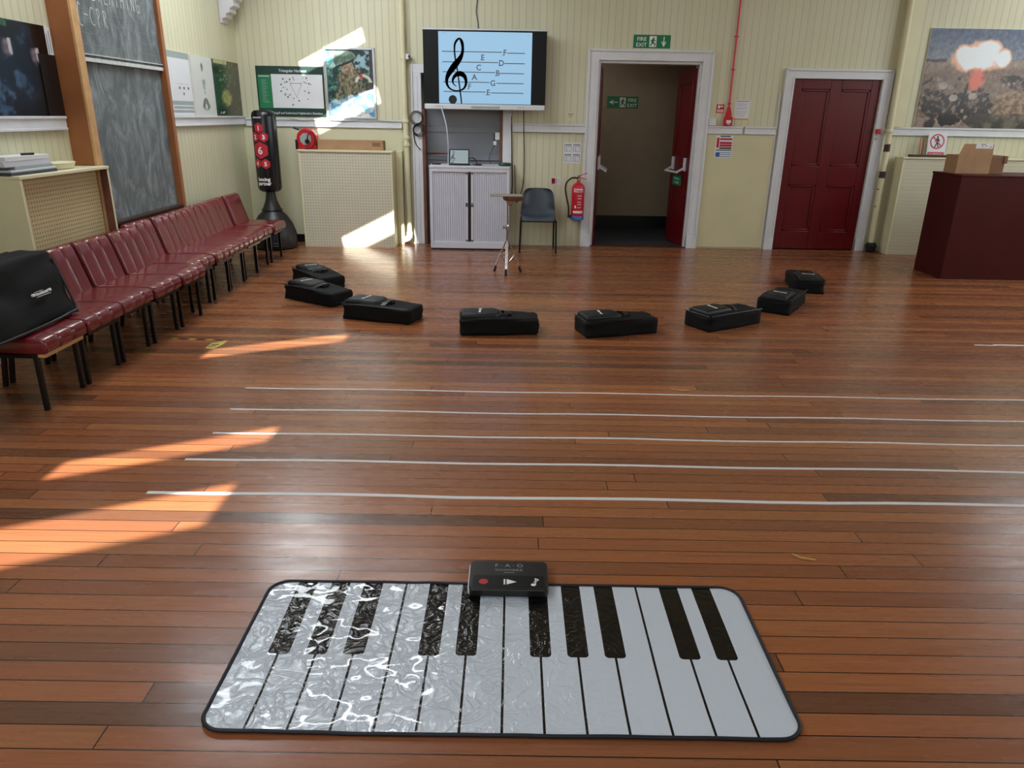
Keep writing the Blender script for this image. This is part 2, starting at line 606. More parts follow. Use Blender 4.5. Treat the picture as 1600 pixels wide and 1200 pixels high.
def tag(o, label=None, cat=None, group=None, kind=None):
    if label:
        o['label'] = label
    if cat:
        o['category'] = cat
    if group:
        o['group'] = group
    if kind:
        o['kind'] = kind
    return o


def thing(name, label, cat, loc=(0, 0, 0), rotz=0.0, group=None, kind=None):
    o = bpy.data.objects.new(name, None)
    COL.objects.link(o)
    o.empty_display_size = 0.1
    o.location = loc
    o.rotation_euler = (0, 0, rotz)
    MINV[o.name] = (Matrix.Translation(loc) @ Matrix.Rotation(rotz, 4, 'Z')).inverted()
    return tag(o, label, cat, group, kind)


def copy_tree(o, parent=None):
    c = o.copy()
    COL.objects.link(c)
    if parent is not None:
        c.parent = parent
    for ch in list(o.children):
        copy_tree(ch, c)
    return c


def struct(name, mb, mats, label, parent=None, **kw):
    o = obj(name, mb, mats, parent, **kw)
    if parent is None:
        tag(o, label, 'room', kind='structure')
    return o


D = 10.06       # back wall plane
XL = -3.5       # left wall plane
BACK = Matrix(((1, 0, 0, 0), (0, 0, -1, D), (0, 1, 0, 0), (0, 0, 0, 1)))       # (u,v,n) -> (x, D-n, z)
LEFT = Matrix(((0, 0, 1, XL), (1, 0, 0, 0), (0, 1, 0, 0), (0, 0, 0, 1)))       # (u,v,n) -> (XL+n, u, v)


def back_at(y):
    t = BACK.copy()
    t[1][3] = y
    return t


def left_at(x):
    t = LEFT.copy()
    t[0][3] = x
    return t


def catmull(P, n=8):
    out = []
    for i in range(len(P) - 1):
        p0, p1, p2, p3 = P[max(0, i - 1)], P[i], P[i + 1], P[min(len(P) - 1, i + 2)]
        for k in range(n):
            t = k / n
            out.append(tuple(0.5 * (2 * b + (c - a) * t + (2 * a - 5 * b + 4 * c - d) * t * t + (3 * b - a - 3 * c + d) * t ** 3)
                             for a, b, c, d in zip(p0, p1, p2, p3)))
    out.append(tuple(P[-1]))
    return out


# ------------------------------------------------------------------ room shell
RX, FY, EZ, RIDGE_X = 8.5, -4.0, 3.3, 2.5
SLOPE = 0.5
struct('floor', MB().box(XL - .2, RX + .2, FY - .2, D + .0, -0.15, 0).box(3.5, 4.7, D, D + .2, -.15, 0).box(-1.3, -.1, D, D + .2, -.15, 0), 'floor', 'old reddish hardwood board floor of the hall')

wb = MB()
HT = 6.6
for x0, x1, z0, z1 in ((XL - .2, -1.19, 0, HT), (-1.19, -.145, 2.25, HT), (-.145, 1.056, 0, HT), (1.056, 2.363, 2.333, HT),
                       (2.363, 3.544, 0, HT), (3.544, 4.664, 2.16, HT), (4.664, RX + .2, 0, HT)):
    wb.box(x0, x1, D, D + .2, z0, z1)
wb.box(3.5, 4.7, D + .12, D + .2, -.1, 2.2)
struct('wall_back', wb, 'wall_b', 'cream painted boarded wall at the far end of the hall', smooth=0)
struct('wall_left', MB().box(XL - .2, XL, FY - .2, D, 0, EZ), 'wall_l', 'cream painted boarded wall behind the row of burgundy chairs', smooth=0)
struct('wall_right', MB().box(RX, RX + .2, FY, D, 0, EZ), 'wall_l', 'cream painted boarded wall on the far right side', smooth=0)
struct('wall_front', MB(Matrix(((1, 0, 0, 0), (0, 0, -1, FY), (0, 1, 0, 0), (0, 0, 0, 1)))).prism([(XL - .2, 0), (RX + .2, 0), (RX + .2, EZ), (RIDGE_X, EZ + SLOPE * (RIDGE_X - XL)), (XL - .2, EZ)], 0, .2), 'wall_b', 'cream painted boarded wall behind the viewer', smooth=0)

# roof: two slopes; the left one is pierced by narrow rooflights
ln = math.hypot(RIDGE_X - XL, SLOPE * (RIDGE_X - XL))
ang = math.atan(SLOPE)
TL = Matrix.Translation((XL, 0, EZ)) @ Matrix.Rotation(-ang, 4, 'Y')
k = 1 / math.cos(ang)
S1, S2 = (-3.03 - XL) * k, (-2.20 - XL) * k
OPEN = [(-1.93, -1.46), (-1.08, -.79), (.77, 1.09), (5.37, 5.74), (7.49, 7.80), (8.31, 8.60)]
rf = MB(TL)
rf.box(-.3, S1, FY - .2, D + .2, 0, .06)
rf.box(S2, ln, FY - .2, D + .2, 0, .06)
y = FY - .2
for a, b in OPEN:
    rf.box(S1, S2, y, a, 0, .06)
    y = b
rf.box(S1, S2, y, D + .2, 0, .06)
TR = Matrix.Translation((RX, 0, EZ)) @ Matrix.Rotation(ang, 4, 'Y')
rf.T = TR
rf.box(-ln, .3, FY - .2, D + .2, 0, .06)
struct('ceiling', rf, 'roof', 'white lined pitched roof over the hall', smooth=0)
for i, (a, b) in enumerate(OPEN):
    g = MB(TL)
    for q in (a - .03, b):
        g.box(S1 - .03, S2 + .03, q, q + .03, -.03, 0)
    struct('window_%d' % (i + 1), g, 'white', 'narrow white framed rooflight in the left roof slope', smooth=0)

# corridor beyond the open door
cw = MB()
cw.box(.5, 3.3, 11.85, 12.0, 0, 2.7)
cw.box(.4, .5, D + .2, 12.0, 0, 2.7).box(3.3, 3.4, D + .2, 12.0, 0, 2.7).box(.4, 3.4, D + .2, 12.0, 2.7, 2.8)
struct('wall_corridor', cw, 'corr_wall', 'dim brownish wall of the corridor beyond the open double door', smooth=0)
struct('floor_corridor', MB().box(.4, 3.4, D, 12.0, -.1, .0), 'carpet', 'dark carpet of the corridor beyond the open door')
bs = MB().box(.5, 3.3, 11.83, 11.85, 0, .2)
struct('baseboard_corridor', bs, 'black', 'black skirting board of the corridor wall')
th_ = MB().box(1.056, 2.363, D - .02, D + .2, 0, .012)
struct('trim_threshold', th_, 'dkwood', 'worn dark threshold strip of the open double door')

light('added_fill_corridor', 'AREA', (1.2, 11.0, 2.66), (0, 0, -1), 3, (1.0, 0.95, 0.88), .5, .3)  # unseen fill added to brighten the corridor

# chair rails
def rail(name, T, u0, u1, v0, v1, label):
    g = MB(T)
    g.rect(u0, u1, v0, v1, 0, .022).rect(u0, u1, v1 - .02, v1, 0, .034).rect(u0, u1, v0, v0 + .018, 0, .03)
    struct(name, g, 'white', label, bevel=.003)


rail('trim_1', BACK, XL + .035, -1.45, 1.478, 1.578, 'white dado rail left of the wall pipe, under the two posters')
rail('trim_2', BACK, -.02, .92, 1.462, 1.566, 'white dado rail between display and open double door')
rail('trim_3', BACK, 2.495, 2.96, 1.480, 1.575, 'white dado rail piece under the fire alarm call point')
rail('trim_4', BACK, 2.985, 3.40, 1.480, 1.575, 'short white dado rail piece left of the closed red door')
rail('trim_5', BACK, 4.86, RX, 1.50, 1.60, 'white dado rail under the large explosion picture')
rail('trim_6', LEFT, FY, 6.03, 1.497, 1.60, 'white dado rail left of the blackboard under the dark poster')
rail('trim_7', LEFT, 7.66, D - .0, 1.497, 1.60, 'white dado rail between blackboard and corner')
M['cream_wall'] = pm('cream_wall_paint', CREAM, 0.42, var=.04, scale=1.5)
g = MB(BACK).rect(XL, -1.45, .02, 1.478, 0, .010)
struct('wall_panel_2', g, 'cream_wall', 'flat cream wall lining below the dado rail left of the pipe')
# plain panel between the two doors, and its slim moulding
g = MB(BACK).rect(2.50, 3.40, .02, 1.48, 0, .012)
struct('wall_panel', g, 'cream', 'flat cream panel between the two doors below the rail')
g = MB(BACK).rect(2.495, 2.51, 0, 2.2, 0.0, .018).rect(3.385, 3.40, 0, 2.0, 0, .018)
struct('trim_8', g, 'white', 'slim white edge strips of the panel between the doors')
g = MB(BACK).rect(XL, -2.72, 0, .10, 0, .02)
struct('baseboard_back', g, 'black', 'dark skirting board behind the punch bag')
# boxed pipe casing beside the left radiator cover
g = MB(BACK).rect(-1.538, -1.45, 0, 1.20, 0, .12)
struct('trim_9', g, 'cream', 'narrow cream boxed casing beside the wall pipe', bevel=.004)
g = MB(BACK).rect(4.80, 5.0, 1.60, 3.3, 0, .05)
struct('trim_10', g, 'cream_pale', 'pale vertical board behind the chipped corner pipe')


def architrave(g, u0, u1, v1, wd, wt, n=.03):
    for a, b in ((u0 - wd, u0), (u1, u1 + wd)):
        g.rect(a, b, .0, v1 + wt, 0, n)
        g.rect(a - .0, b, 0, .16, 0, n + .012)
    g.rect(u0, u1, v1, v1 + wt, 0, n)
    # raised outer bead and inner step
    g.rect(u0 - wd - .012, u0 - wd + .014, 0, v1 + wt + .012, 0, n + .014)
    g.rect(u1 + wd - .014, u1 + wd + .012, 0, v1 + wt + .012, 0, n + .014)
    g.rect(u0 - wd, u1 + wd, v1 + wt - .014, v1 + wt + .012, 0, n + .014)
    g.rect(u0 - .022, u0, 0, v1 + .02, n, n + .008)
    g.rect(u1, u1 + .022, 0, v1 + .02, n, n + .008)
    g.rect(u0, u1, v1, v1 + .022, n, n + .008)


# door 1: double door, both leaves swung into the corridor
d1 = thing('door_1', 'open double red door in a white frame, below the fire exit sign', 'door', (1.71, D, 0), kind='structure')
g = MB(BACK)
architrave(g, 1.056, 2.363, 2.333, .125, .115)
g.rect(1.056, 1.085, 0, 2.333, -.2, 0).rect(2.334, 2.363, 0, 2.333, -.2, 0).rect(1.085, 2.334, 2.30, 2.333, -.2, 0)
obj('door_frame', g, 'white', d1, bevel=.003)


def leaf(parent, hinge, angle, width, height, side):
    """panelled leaf from the hinge; local x along the leaf, local y through it"""
    T = Matrix.Translation((hinge[0], hinge[1], .014)) @ Matrix.Rotation(angle, 4, 'Z')
    g = MB(T)
    g.box(0, width, -.022, .022, 0, height)
    for fy in (-1, 1):
        for z0, z1 in ((.22, .85), (1.15, height - .15)):
            y0, y1 = (fy * .022, fy * .03) if fy > 0 else (fy * .03, fy * .022)
            for a, b, c, d in ((.1, width - .1, z0, z0 + .03), (.1, width - .1, z1 - .03, z1), (.1, .13, z0, z1), (width - .13, width - .1, z0, z1)):
                g.box(a, b, y0, y1, c, d)
    lf = obj('door_leaf', g, 'red_door', parent, bevel=.003)
    h = MB(T)
    s_ = side
    for x in (.12, width - .1):
        h.box(x - .025, x + .025, min(s_ * .024, s_ * .05), max(s_ * .024, s_ * .05), .98, 1.15)
        h.bar((x, s_ * .04, 1.02), (x + .02, s_ * .13, .97), .022)
    h.tube([(.12, s_ * .135, .965), (width - .08, s_ * .135, .965)], .014)
    obj('push_bar', h, 'grey', lf, bevel=.002)
    return T, lf


T, lf = leaf(d1, (2.355, D + .07), math.radians(101), .62, 2.25, 1)
g = MB(T @ Matrix(((-1, 0, 0, .5), (0, 0, 1, .022), (0, 1, 0, .78), (0, 0, 0, 1))))
g.rect(0, .30, 0, .14, 0.008, .011, 0)
g.text('Push bar', .05, .15, .075, .0125, 1).text('to open', .05, .15, .025, .0125, 1)
obj('push_bar_sign', g, ['green', 'mark'], lf, smooth=0)
leaf(d1, (1.088, D + .07), math.radians(82), .62, 2.25, -1)

# door 2: closed four-panel red door
d2 = thing('door_2', 'closed dark red four panel door in a white frame', 'door', (4.1, D, 0), kind='structure')
g = MB(BACK)
architrave(g, 3.544, 4.664, 2.16, .11, .105)
obj('door_frame', g, 'white', d2, bevel=.003)
g = MB(BACK)
g.rect(3.544, 4.664, .012, 2.16, -.07, -.035)
cols = ((3.66, 4.03), (4.17, 4.55))
rows = ((.25, .86), (1.10, 2.04))
xs = [3.544, 3.66, 4.03, 4.17, 4.55, 4.664]
for a, b in ((3.544, 3.66), (4.03, 4.17), (4.55, 4.664)):
    g.rect(a, b, .012, 2.16, -.035, -.012)
for a, b in cols:
    for c, d in ((.012, .25), (.86, 1.10), (2.04, 2.16)):
        g.rect(a, b, c, d, -.035, -.012)
    for c, d in rows:
        for q in ((a, a + .028, c, d), (b - .028, b, c, d), (a, b, c, c + .028), (a, b, d - .028, d)):
            g.rect(*q, -.035, -.018)
obj('door_leaf', g, 'red_door', d2, bevel=.005, segs=2)

# alcove (blocked doorway) behind the display
d3 = thing('door_3', 'blocked grey doorway recess behind the wall display and cabinet', 'door', (-.67, D, 0), kind='structure')
g = MB(BACK)
for a, b in ((-1.315, -1.19), (-.145, -.03)):
    g.rect(a, b, 0, 2.25, 0, .03)
g.rect(-1.315, -.03, 2.15, 2.25, 0, .032)
g.rect(-1.315, -1.295, 0, 2.25, 0, .045)
g.rect(-1.26, -1.235, 0, 2.1, .03, .036)
obj('door_frame', g, 'white', d3, bevel=.003)
g = MB(BACK)
g.rect(-1.19, -1.15, 0, 1.72, -.2, .034).rect(-.185, -.145, 0, 1.72, -.2, .02)
obj('door_lining', g, 'brown_wood', d3, bevel=.003)
g = MB(BACK)
g.rect(-1.19, -.145, 0, 2.25, -.2, -.18)
g.rect(-1.15, -.185, 1.44, 1.51, -.18, -.16)
g.rect(-1.15, -.185, 1.09, 1.15, -.18, -.16)
obj('door_panel', g, 'alcove', d3, bevel=.004)
g = MB(BACK)
g.tube([(-1.14, 1.185, -.1), (-1.0, 1.185, -.1), (-.75, 1.185, -.1)], .018)
tag(obj('alcove_pipe', g, 'brown_wood'), 'thin dark horizontal pipe crossing the recess above the grey cabinet', 'pipe')

# corridor sign
def running_man(g, u, v, h, n, mi):
    s_ = h
    g.disc(u + .02 * s_, v + .88 * s_, .1 * s_, n - .0004, n, mi, 10)
    for a, b, wd in (((.0, .78), (-.12, .42), .22), ((-.12, .42), (.22, .28), .14), ((.22, .28), (.14, .02), .11), ((-.12, .42), (-.22, .2), .14),
                     ((-.22, .2), (-.42, .08), .11), ((.0, .72), (.24, .58), .1), ((-.02, .74), (-.26, .66), .1), ((-.26, .66), (-.32, .46), .09)):
        g.ribbon([(u + a[0] * s_, v + a[1] * s_), (u + b[0] * s_, v + b[1] * s_)], wd * s_, n - .0004, n, mi)


def exit_sign(name, T, u0, u1, v0, v1, arrow, label, flip=False):
    r = thing(name, label, 'sign', tuple(T @ Vector(((u0 + u1) / 2, v0, 0))))
    g = MB(T)
    g.rect(u0, u1, v0, v1, 0, .004)
    obj('sign_board', g, 'green', r, bevel=.001)
    W_, H_ = u1 - u0, v1 - v0
    g = MB(T)
    n = .0055
    tu = u0 + (.22 if not flip else .80) * W_
    g.text('FIRE', .40 * H_, tu, v0 + .55 * H_, n, 0, bold=.0007, sx=1.08)
    g.text('EXIT', .40 * H_, tu, v0 + .12 * H_, n, 0, bold=.0007, sx=1.08)
    obj('lettering', g, 'mark', r, smooth=0)
    g = MB(T)
    pu = u0 + (.53 if not flip else .50) * W_
    g.rect(pu - .10 * W_, pu + .09 * W_, v0 + .1 * H_, v0 + .9 * H_, .004, n, 0)
    running_man(g, pu + .01 * W_, v0 + .14 * H_, .7 * H_, n + .001, 1)
    obj('running_figure', g, ['mark', 'green'], r, smooth=0)
    g = MB(T)
    au = u0 + (.82 if not flip else .2) * W_
    av = v0 + .5 * H_
    q = [(-.035, .36), (.035, .36), (.035, -.12), (.12, 0), (.19, -.0), (0, -.38), (-.19, -.0), (-.12, 0), (-.035, -.12)]
    if arrow == 'left':
        q = [(y_, x_) for x_, y_ in q]
    g.prism([(au + x_ * H_ * 1.05, av + y_ * H_ * 1.05) for x_, y_ in q], .004, n)
    obj('arrow', g, 'mark', r, smooth=0)


exit_sign('fire_exit_sign', BACK, 1.472, 1.936, 2.479, 2.632, 'down', 'green and white fire exit sign with down arrow above the open double door')
exit_sign('fire_exit_sign', back_at(11.85), 1.40, 1.87, 1.79, 1.96, 'left', 'unlit fire exit sign with left arrow on the corridor wall', True)

# corbel in the far left corner
g = MB(BACK)
prof = [(XL, 3.3), (-3.26, 3.3), (-3.26, 2.97), (-3.285, 2.93), (-3.275, 2.89), (-3.32, 2.865), (-3.315, 2.82), (-3.37, 2.79), (-3.365, 2.75), (-3.42, 2.73),
        (-3.425, 2.69), (-3.47, 2.68), (-3.48, 2.64), (XL, 2.63)]
g.prism(prof, 0.25, .47)
struct('trim_11', g, 'white', 'white scrolled roof corbel near the far left corner', bevel=.012, segs=3)

# ------------------------------------------------------------------ pipes on the far wall
def pipe(name, label, pts, r, mats, cl, elbow=None):
    p = thing(name, label, 'pipe', (pts[0][0], pts[0][1], 0))
    obj('pipe_run', MB().tube(pts, r, 14), mats, p)
    for z in cl:
        f = (z - pts[0][2]) / (pts[-1][2] - pts[0][2])
        x = pts[0][0] + f * (pts[-1][0] - pts[0][0])
        y_ = pts[0][1]
        g = MB().lathe([(r + .008, -.022), (r + .012, -.015), (r + .012, .015), (r + .008, .022)], (x, y_, z), 16)
        g.box(x - .02, x + .02, y_, D, z - .012, z + .012)
        obj('pipe_clip', g, mats, p)
    return p


p = pipe('wall_pipe', 'cream painted vertical pipe between the posters and the wall display', [(-1.385, D - .06, .14), (-1.41, D - .06, 3.3)], .036, 'cream_pale', (1.57, 1.37, 1.28))
obj('pipe_elbow', MB().tube([(-1.385, D - .06, .16), (-1.386, D - .065, .10), (-1.40, D - .07, .075), (-1.44, D - .07, .06), (-1.52, D - .07, .06)], .044, 14), 'white', p)
p = pipe('wall_pipe', 'chipped cream vertical pipe right of the closed red door', [(4.845, D - .10, .12), (4.80, D - .10, 3.3)], .036, 'cream_pale', (1.55,))
for z, h in ((1.30, .09), (.97, .08), (.82, .014), (.60, .012)):
    x = 4.845 - .045 * (z - .12) / 3.2
    q = MB().lathe([(.0375, 0), (.0378, .004), (.0378, h - .004), (.0375, h)], (0, 0, 0), 14)
    half = 7 if h > .05 else 2
    q.f = [f_ for f_ in q.f if len(f_) == 4 and max(v % 14 for v in f_) <= 7 + half and min(v % 14 for v in f_) >= 9 - half]
    q.v = [(x + p_[0], D - .10 + p_[1], z + p_[2] + .012 * math.sin(3 * n_ + z * 20) * (h > .05)) for n_, p_ in enumerate(q.v)]
    obj('chipped_patch', q, 'dkwood', p)
obj('pipe_foot', MB().lathe([(.05, .0), (.06, .03), (.075, .09), (.05, .13)], (4.855, D - .10, .0), 14), 'rubber', p)

# red fire alarm conduit and call point
c = thing('fire_alarm_call_point', 'red fire alarm call point with red conduit, right of the double door', 'alarm', (2.752, D, 1.58))
g = MB(BACK)
g.tube([(2.752, 1.80, .022), (2.752, 3.3, .022)], .012, 8)
obj('conduit', g, 'redpl', c)
for z in (2.62, 2.24, 1.84):
    obj('conduit_clip', MB(BACK).rect(2.732, 2.772, z, z + .016, 0, .036), 'redpl', c)
g = MB(BACK)
g.loft([[(2.752 + a * wd, v, q) for a, q in ((-1, 0), (1, 0), (1, nn), (-1, nn))] for v, wd, nn in ((1.66, .045, .05), (1.74, .035, .045), (1.81, .016, .034))])
obj('cable_shroud', g, 'redpl', c, bevel=.004)
g = MB(BACK)
g.rect(2.698, 2.808, 1.583, 1.69, 0, .055)
obj('call_point_box', g, 'redpl', c, bevel=.008)
g = MB(BACK)
g.rect(2.728, 2.786, 1.615, 1.65, .055, .057).rect(2.74, 2.775, 1.597, 1.607, .055, .057)
obj('glass_label', g, 'paper', c)


def flat(name, label, cat, T, u0, u1, v0, v1, marks, board='paper', th=.003, group=None, part='print'):
    """thin card or paper: a board plus raised-by-a-hair printed marks [(u0,u1,v0,v1,mat)] in 0..1 coordinates"""
    r = thing(name, label, cat, tuple(T @ Vector(((u0 + u1) / 2, v0, 0))), group=group)
    obj('sheet', MB(T).rect(u0, u1, v0, v1, 0, th), board, r)
    W_, H_ = u1 - u0, v1 - v0
    ms = sorted(set(q[4] for q in marks))
    if marks:
        g = MB(T)
        for a, b, c_, d, mt in marks:
            g.rect(u0 + a * W_, u0 + b * W_, v0 + c_ * H_, v0 + d * H_, th, th + .0008, ms.index(mt))
        obj(part, g, ms, r, smooth=0)
    return r


flat('alarm_sign', 'small red fire alarm sign left of the red call point', 'sign', BACK, 2.598, 2.694, 1.735, 1.838,
     [(.15, .45, .55, .9, 'mark'), (.5, .85, .7, .85, 'mark'), (.1, .2, .1, .4, 'mark'), (.28, .38, .1, .45, 'mark'), (.46, .56, .1, .4, 'mark'), (.64, .74, .1, .45, 'mark'), (.8, .9, .1, .4, 'mark')], 'redpl')
flat('fire_notice', 'typed white notice in a plastic sleeve right of the red call point', 'notice', BACK, 2.83, 3.02, 1.655, 1.895,
     [(.06, .94, .92, .95, 'gink'), (.1, .9, .8, .815, 'gink'), (.1, .8, .72, .735, 'gink'), (.1, .9, .62, .635, 'gink'), (.1, .85, .54, .555, 'gink'), (.1, .9, .4, .415, 'gink'), (.1, .8, .3, .315, 'gink'), (.2, .7, .2, .215, 'gink'),
      (0, 1, 0, .08, 'straw')])
flat('extinguisher_chart', 'red, black and blue extinguisher type chart on the panel between doors', 'notice', back_at(D - .0125), 2.63, 2.85, 1.185, 1.462,
     [(.25, .85, .93, .99, 'gink'), (.06, .2, .45, .9, 'hexred'), (.24, .96, .80, .88, 'hexred'), (.24, .96, .62, .72, 'hexred'), (.24, .96, .50, .60, 'hexred'), (.24, .96, .40, .47, 'ink'), (.06, .96, .32, .37, 'gink'),
      (.06, .96, .22, .245, 'blue'), (.06, .3, .04, .245, 'blue'), (.3, .96, .14, .165, 'blue'), (.3, .96, .05, .075, 'blue')])
flat('wall_notice', 'white sheet of four printed boxes left of the open double door', 'notice', BACK, .652, .884, 1.08, 1.345,
     [(a, b, c_, d, 'gink') for x in (.06, .55) for y_ in (.1, .57) for a, b, c_, d in
      ((x, x + .36, y_ + .30, y_ + .34), (x, x + .36, y_ + .24, y_ + .26), (x, x + .02, y_, y_ + .24), (x + .12, x + .14, y_, y_ + .2), (x + .36, x + .375, y_, y_ + .34), (x, x + .36, y_, y_ + .012))])
flat('extinguisher_sign', 'small red and white extinguisher sign above the grey plastic chair', 'sign', BACK, .505, .635, .808, .895,
     [(.04, .42, .1, .95, 'hexred'), (.1, .19, .3, .85, 'mark'), (.26, .34, .3, .85, 'mark'), (.5, .56, .1, .9, 'hexred'), (.64, .9, .7, .76, 'gink'), (.64, .9, .4, .46, 'gink')])
n_ = flat('small_notice', 'small faint white label on the wall above the dado rail', 'notice', BACK, .665, .785, 1.615, 1.715,
          [(.2, .85, .72, .8, 'gink'), (.3, .75, .5, .57, 'gink'), (.4, .6, .25, .31, 'gink')], 'cream_pale')
# light switch
sw = thing('light_switch', 'small white light switch box right of the double door frame', 'switch', (2.555, D, 1.59))
obj('switch_box', MB(BACK).rect(2.507, 2.60, 1.58, 1.675, 0, .035), 'white', sw, bevel=.004)
obj('rocker', MB(BACK).rect(2.54, 2.566, 1.61, 1.645, .035, .042), 'paper', sw, bevel=.002)
# key tag by the red door
kt = thing('key_box', 'small red break-glass key box on the red door frame', 'key box', (4.70, D, 1.54))
obj('key_case', MB(BACK).rect(4.672, 4.725, 1.515, 1.575, .03, .07), 'redpl', kt, bevel=.004)
obj('hanging_key', MB(BACK).tube([(4.698, 1.512, .05), (4.694, 1.47, .05)], .004).disc(4.693, 1.455, .014, .046, .054), 'chrome', kt)

# ------------------------------------------------------------------ pictures
def picture(name, T, u0, u1, v0, v1, n, fn, nx, ny, parent, mat='print', grain=1.0):
    vs, fs, cols = [], [], []
    for j in range(ny + 1):
        for i in range(nx + 1):
            vs.append((u0 + (u1 - u0) * i / nx, v0 + (v1 - v0) * j / ny, n))
            c_ = fn(i / nx, j / ny)
            a_ = grain * max(0, min(1, (215 - max(c_)) / 60))
            k_ = 1 + a_ * .20 * noise.noise(Vector((i * .45, j * .45, 2.2))) + a_ * .16 * noise.noise(Vector((i * .17, j * .17, 9.2)))
            cols.append(tuple(max(0, min(255, q * k_)) for q in c_))
    for j in range(ny):
        for i in range(nx):
            a = j * (nx + 1) + i
            fs.append((a, a + 1, a + nx + 2, a + nx + 1))
    o = obj(name, MB(T).add(vs, fs), mat, parent, smooth=0)
    at = o.data.color_attributes.new('print', 'FLOAT_COLOR', 'POINT')
    for i, c_ in enumerate(cols):
        at.data[i].color = (*[x / 255 if False else ((x / 255) ** 2.2) for x in c_], 1)
    return o


def fb(u, v, sc, seed=0.0, octv=4):
    return noise.fractal(Vector((u * sc, v * sc, seed)), 1.0, 2.0, octv)


def mixc(a, b, f):
    f = max(0, min(1, f))
    return tuple(x + (y_ - x) * f for x, y_ in zip(a, b))


def sm(a, b, x):
    t = max(0, min(1, (x - a) / (b - a)))
    return t * t * (3 - 2 * t)


def ell(u, v, cu, cv, ru, rv):
    return math.hypot((u - cu) / ru, (v - cv) / rv)


def explosion(u, v):
    n1, n2 = fb(u * 1.4, v, 6, 1.3), fb(u * 1.4, v, 18, 4.1)
    c = mixc((118, 124, 138), (88, 100, 124), sm(.7, 1, v))
    hz = .70 + .015 * n1
    if v < hz:
        c = mixc((150, 130, 116), (120, 98, 86), sm(.7, .5, v) + .3 * n1)
        if v > hz - .03 and u < .16:
            c = (70, 66, 70)
    if v < .52 + .05 * n1:
        k_ = n1 + .5 * n2
        c = mixc((128, 108, 94), (44, 36, 36), sm(-.15, .4, k_))
        c = mixc(c, (166, 146, 126), sm(.25, .6, fb(u * 1.4, v, 14, 9.0)))
    if .60 < u < .86 and .08 < v < .40 - .4 * abs(u - .74) + .03 * n2:
        c = mixc((158, 132, 104), (112, 90, 70), sm(-.2, .4, n2))
    # crouching figures with pale helmets
    for cu, cv, ru, rv, hu, hv in ((.12, .25, .12, .12, .17, .43), (.26, .2, .09, .15, .27, .31), (.46, .27, .1, .12, .42, .33), (.86, .46, .08, .07, .86, .52)):
        d_ = ell(u, v, cu, cv, ru, rv) + .3 * n2
        if d_ < 1:
            c = mixc((52, 44, 44), (128, 108, 98), sm(0, .5, n2 + .1))
        if ell(u, v, hu, hv, .035, .035) < 1:
            c = (172, 158, 146)
    if abs(u - (.345 + (v - .3) * .12)) < .011 and .16 < v < .47:
        c = (26, 24, 28)
    if v < .15 - .6 * max(0, .5 - u) + .02 * n1:
        c = mixc((112, 104, 92), (70, 66, 62), sm(-.2, .3, n1))
    if v < .10 and u < .45 - v:
        c = mixc((150, 132, 122), (60, 52, 54), sm(.1, .5, n1))
    if ell(u, v, .26, .08, .12, .07) + .3 * n2 < .8:
        c = (34, 32, 36)
    d_ = min(ell(u, v, .40, .72, .19, .13), ell(u, v, .46, .80, .10, .09), ell(u, v, .59, .71, .06, .08), ell(u, v, .30, .74, .09, .10)) + .22 * fb(u * 1.4, v, 9, 3.3)
    if d_ < 1.25:
        e = mixc((240, 246, 250), (236, 178, 146), sm(.82, 1.06, d_))
        c = mixc(e, c, sm(1.05, 1.25, d_))
    st = ell(u, v, .42, .50, .075, .13) + .3 * n2
    if st < 1.1 and v < .62:
        c = mixc((226, 120, 98), c, sm(.5, 1.1, st))
    return c


def soldier(u, v):
    n1, n2 = fb(u, v * 1.4, 7, 2.2), fb(u, v * 1.4, 20, 5.5)
    c = mixc((24, 58, 54), (96, 140, 130), sm(-.2, .5, n1 + .5 * n2))
    if v > .7:
        c = mixc(c, (150, 178, 190), sm(.1, .4, n1 + .25) * sm(.35, .6, u))
    if u < .42 and v > .74:
        c = mixc((88, 176, 180), (190, 214, 206), sm(-.3, .3, n1))
    if abs(u - (.98 - .5 * v)) < .02 and v > .45 or u > .92 + .02 * n1 and v > .3:
        c = (64, 56, 62)
    # torso, arm
    if ell(u, v, .56, .46, .36, .30) + .12 * n1 < 1 or (v < .62 and abs(u - (.1 + .55 * v)) < .12 and v > .14):
        c = mixc((52, 62, 50), (128, 128, 104), sm(-.25, .35, n2 + .3 * n1))
    if ell(u, v, .46, .58, .20, .20) < 1:
        c = mixc((146, 136, 108), (76, 74, 58), sm(-.25, .35, fb(u * 2, v, 12, 8)))
    if ell(u, v, .45, .73, .13, .09) < 1:
        c = mixc((176, 148, 122), (122, 104, 86), sm(-.3, .3, n2))
    hd = ell(u, v, .40, .86, .25, .14)
    if hd < 1 and v > .74 + .28 * (u - .2):
        c = mixc((132, 158, 142), (84, 104, 88), sm(-.3, .3, n1))
    if abs(v - (.74 + .28 * (u - .2))) < .02 and .18 < u < .60:
        c = (46, 48, 42)
    if abs(ell(u, v, .78, .50, .17, .13) - .95) < .17 and v > .52:
        c = (206, 206, 198)
    if ell(u, v, .73, .615, .045, .032) < 1:
        c = (188, 66, 76)
    if v < .33 - .22 * (.55 - u) + .03 * n1 and v < .48:
        c = mixc((96, 150, 190), (206, 220, 224), sm(-.15, .35, n1 + .4 * n2))
    if v < .22 - .6 * abs(u - .58) + .02 * n2:
        c = mixc((224, 224, 220), (150, 150, 148), sm(.1, .5, n2))
    return c


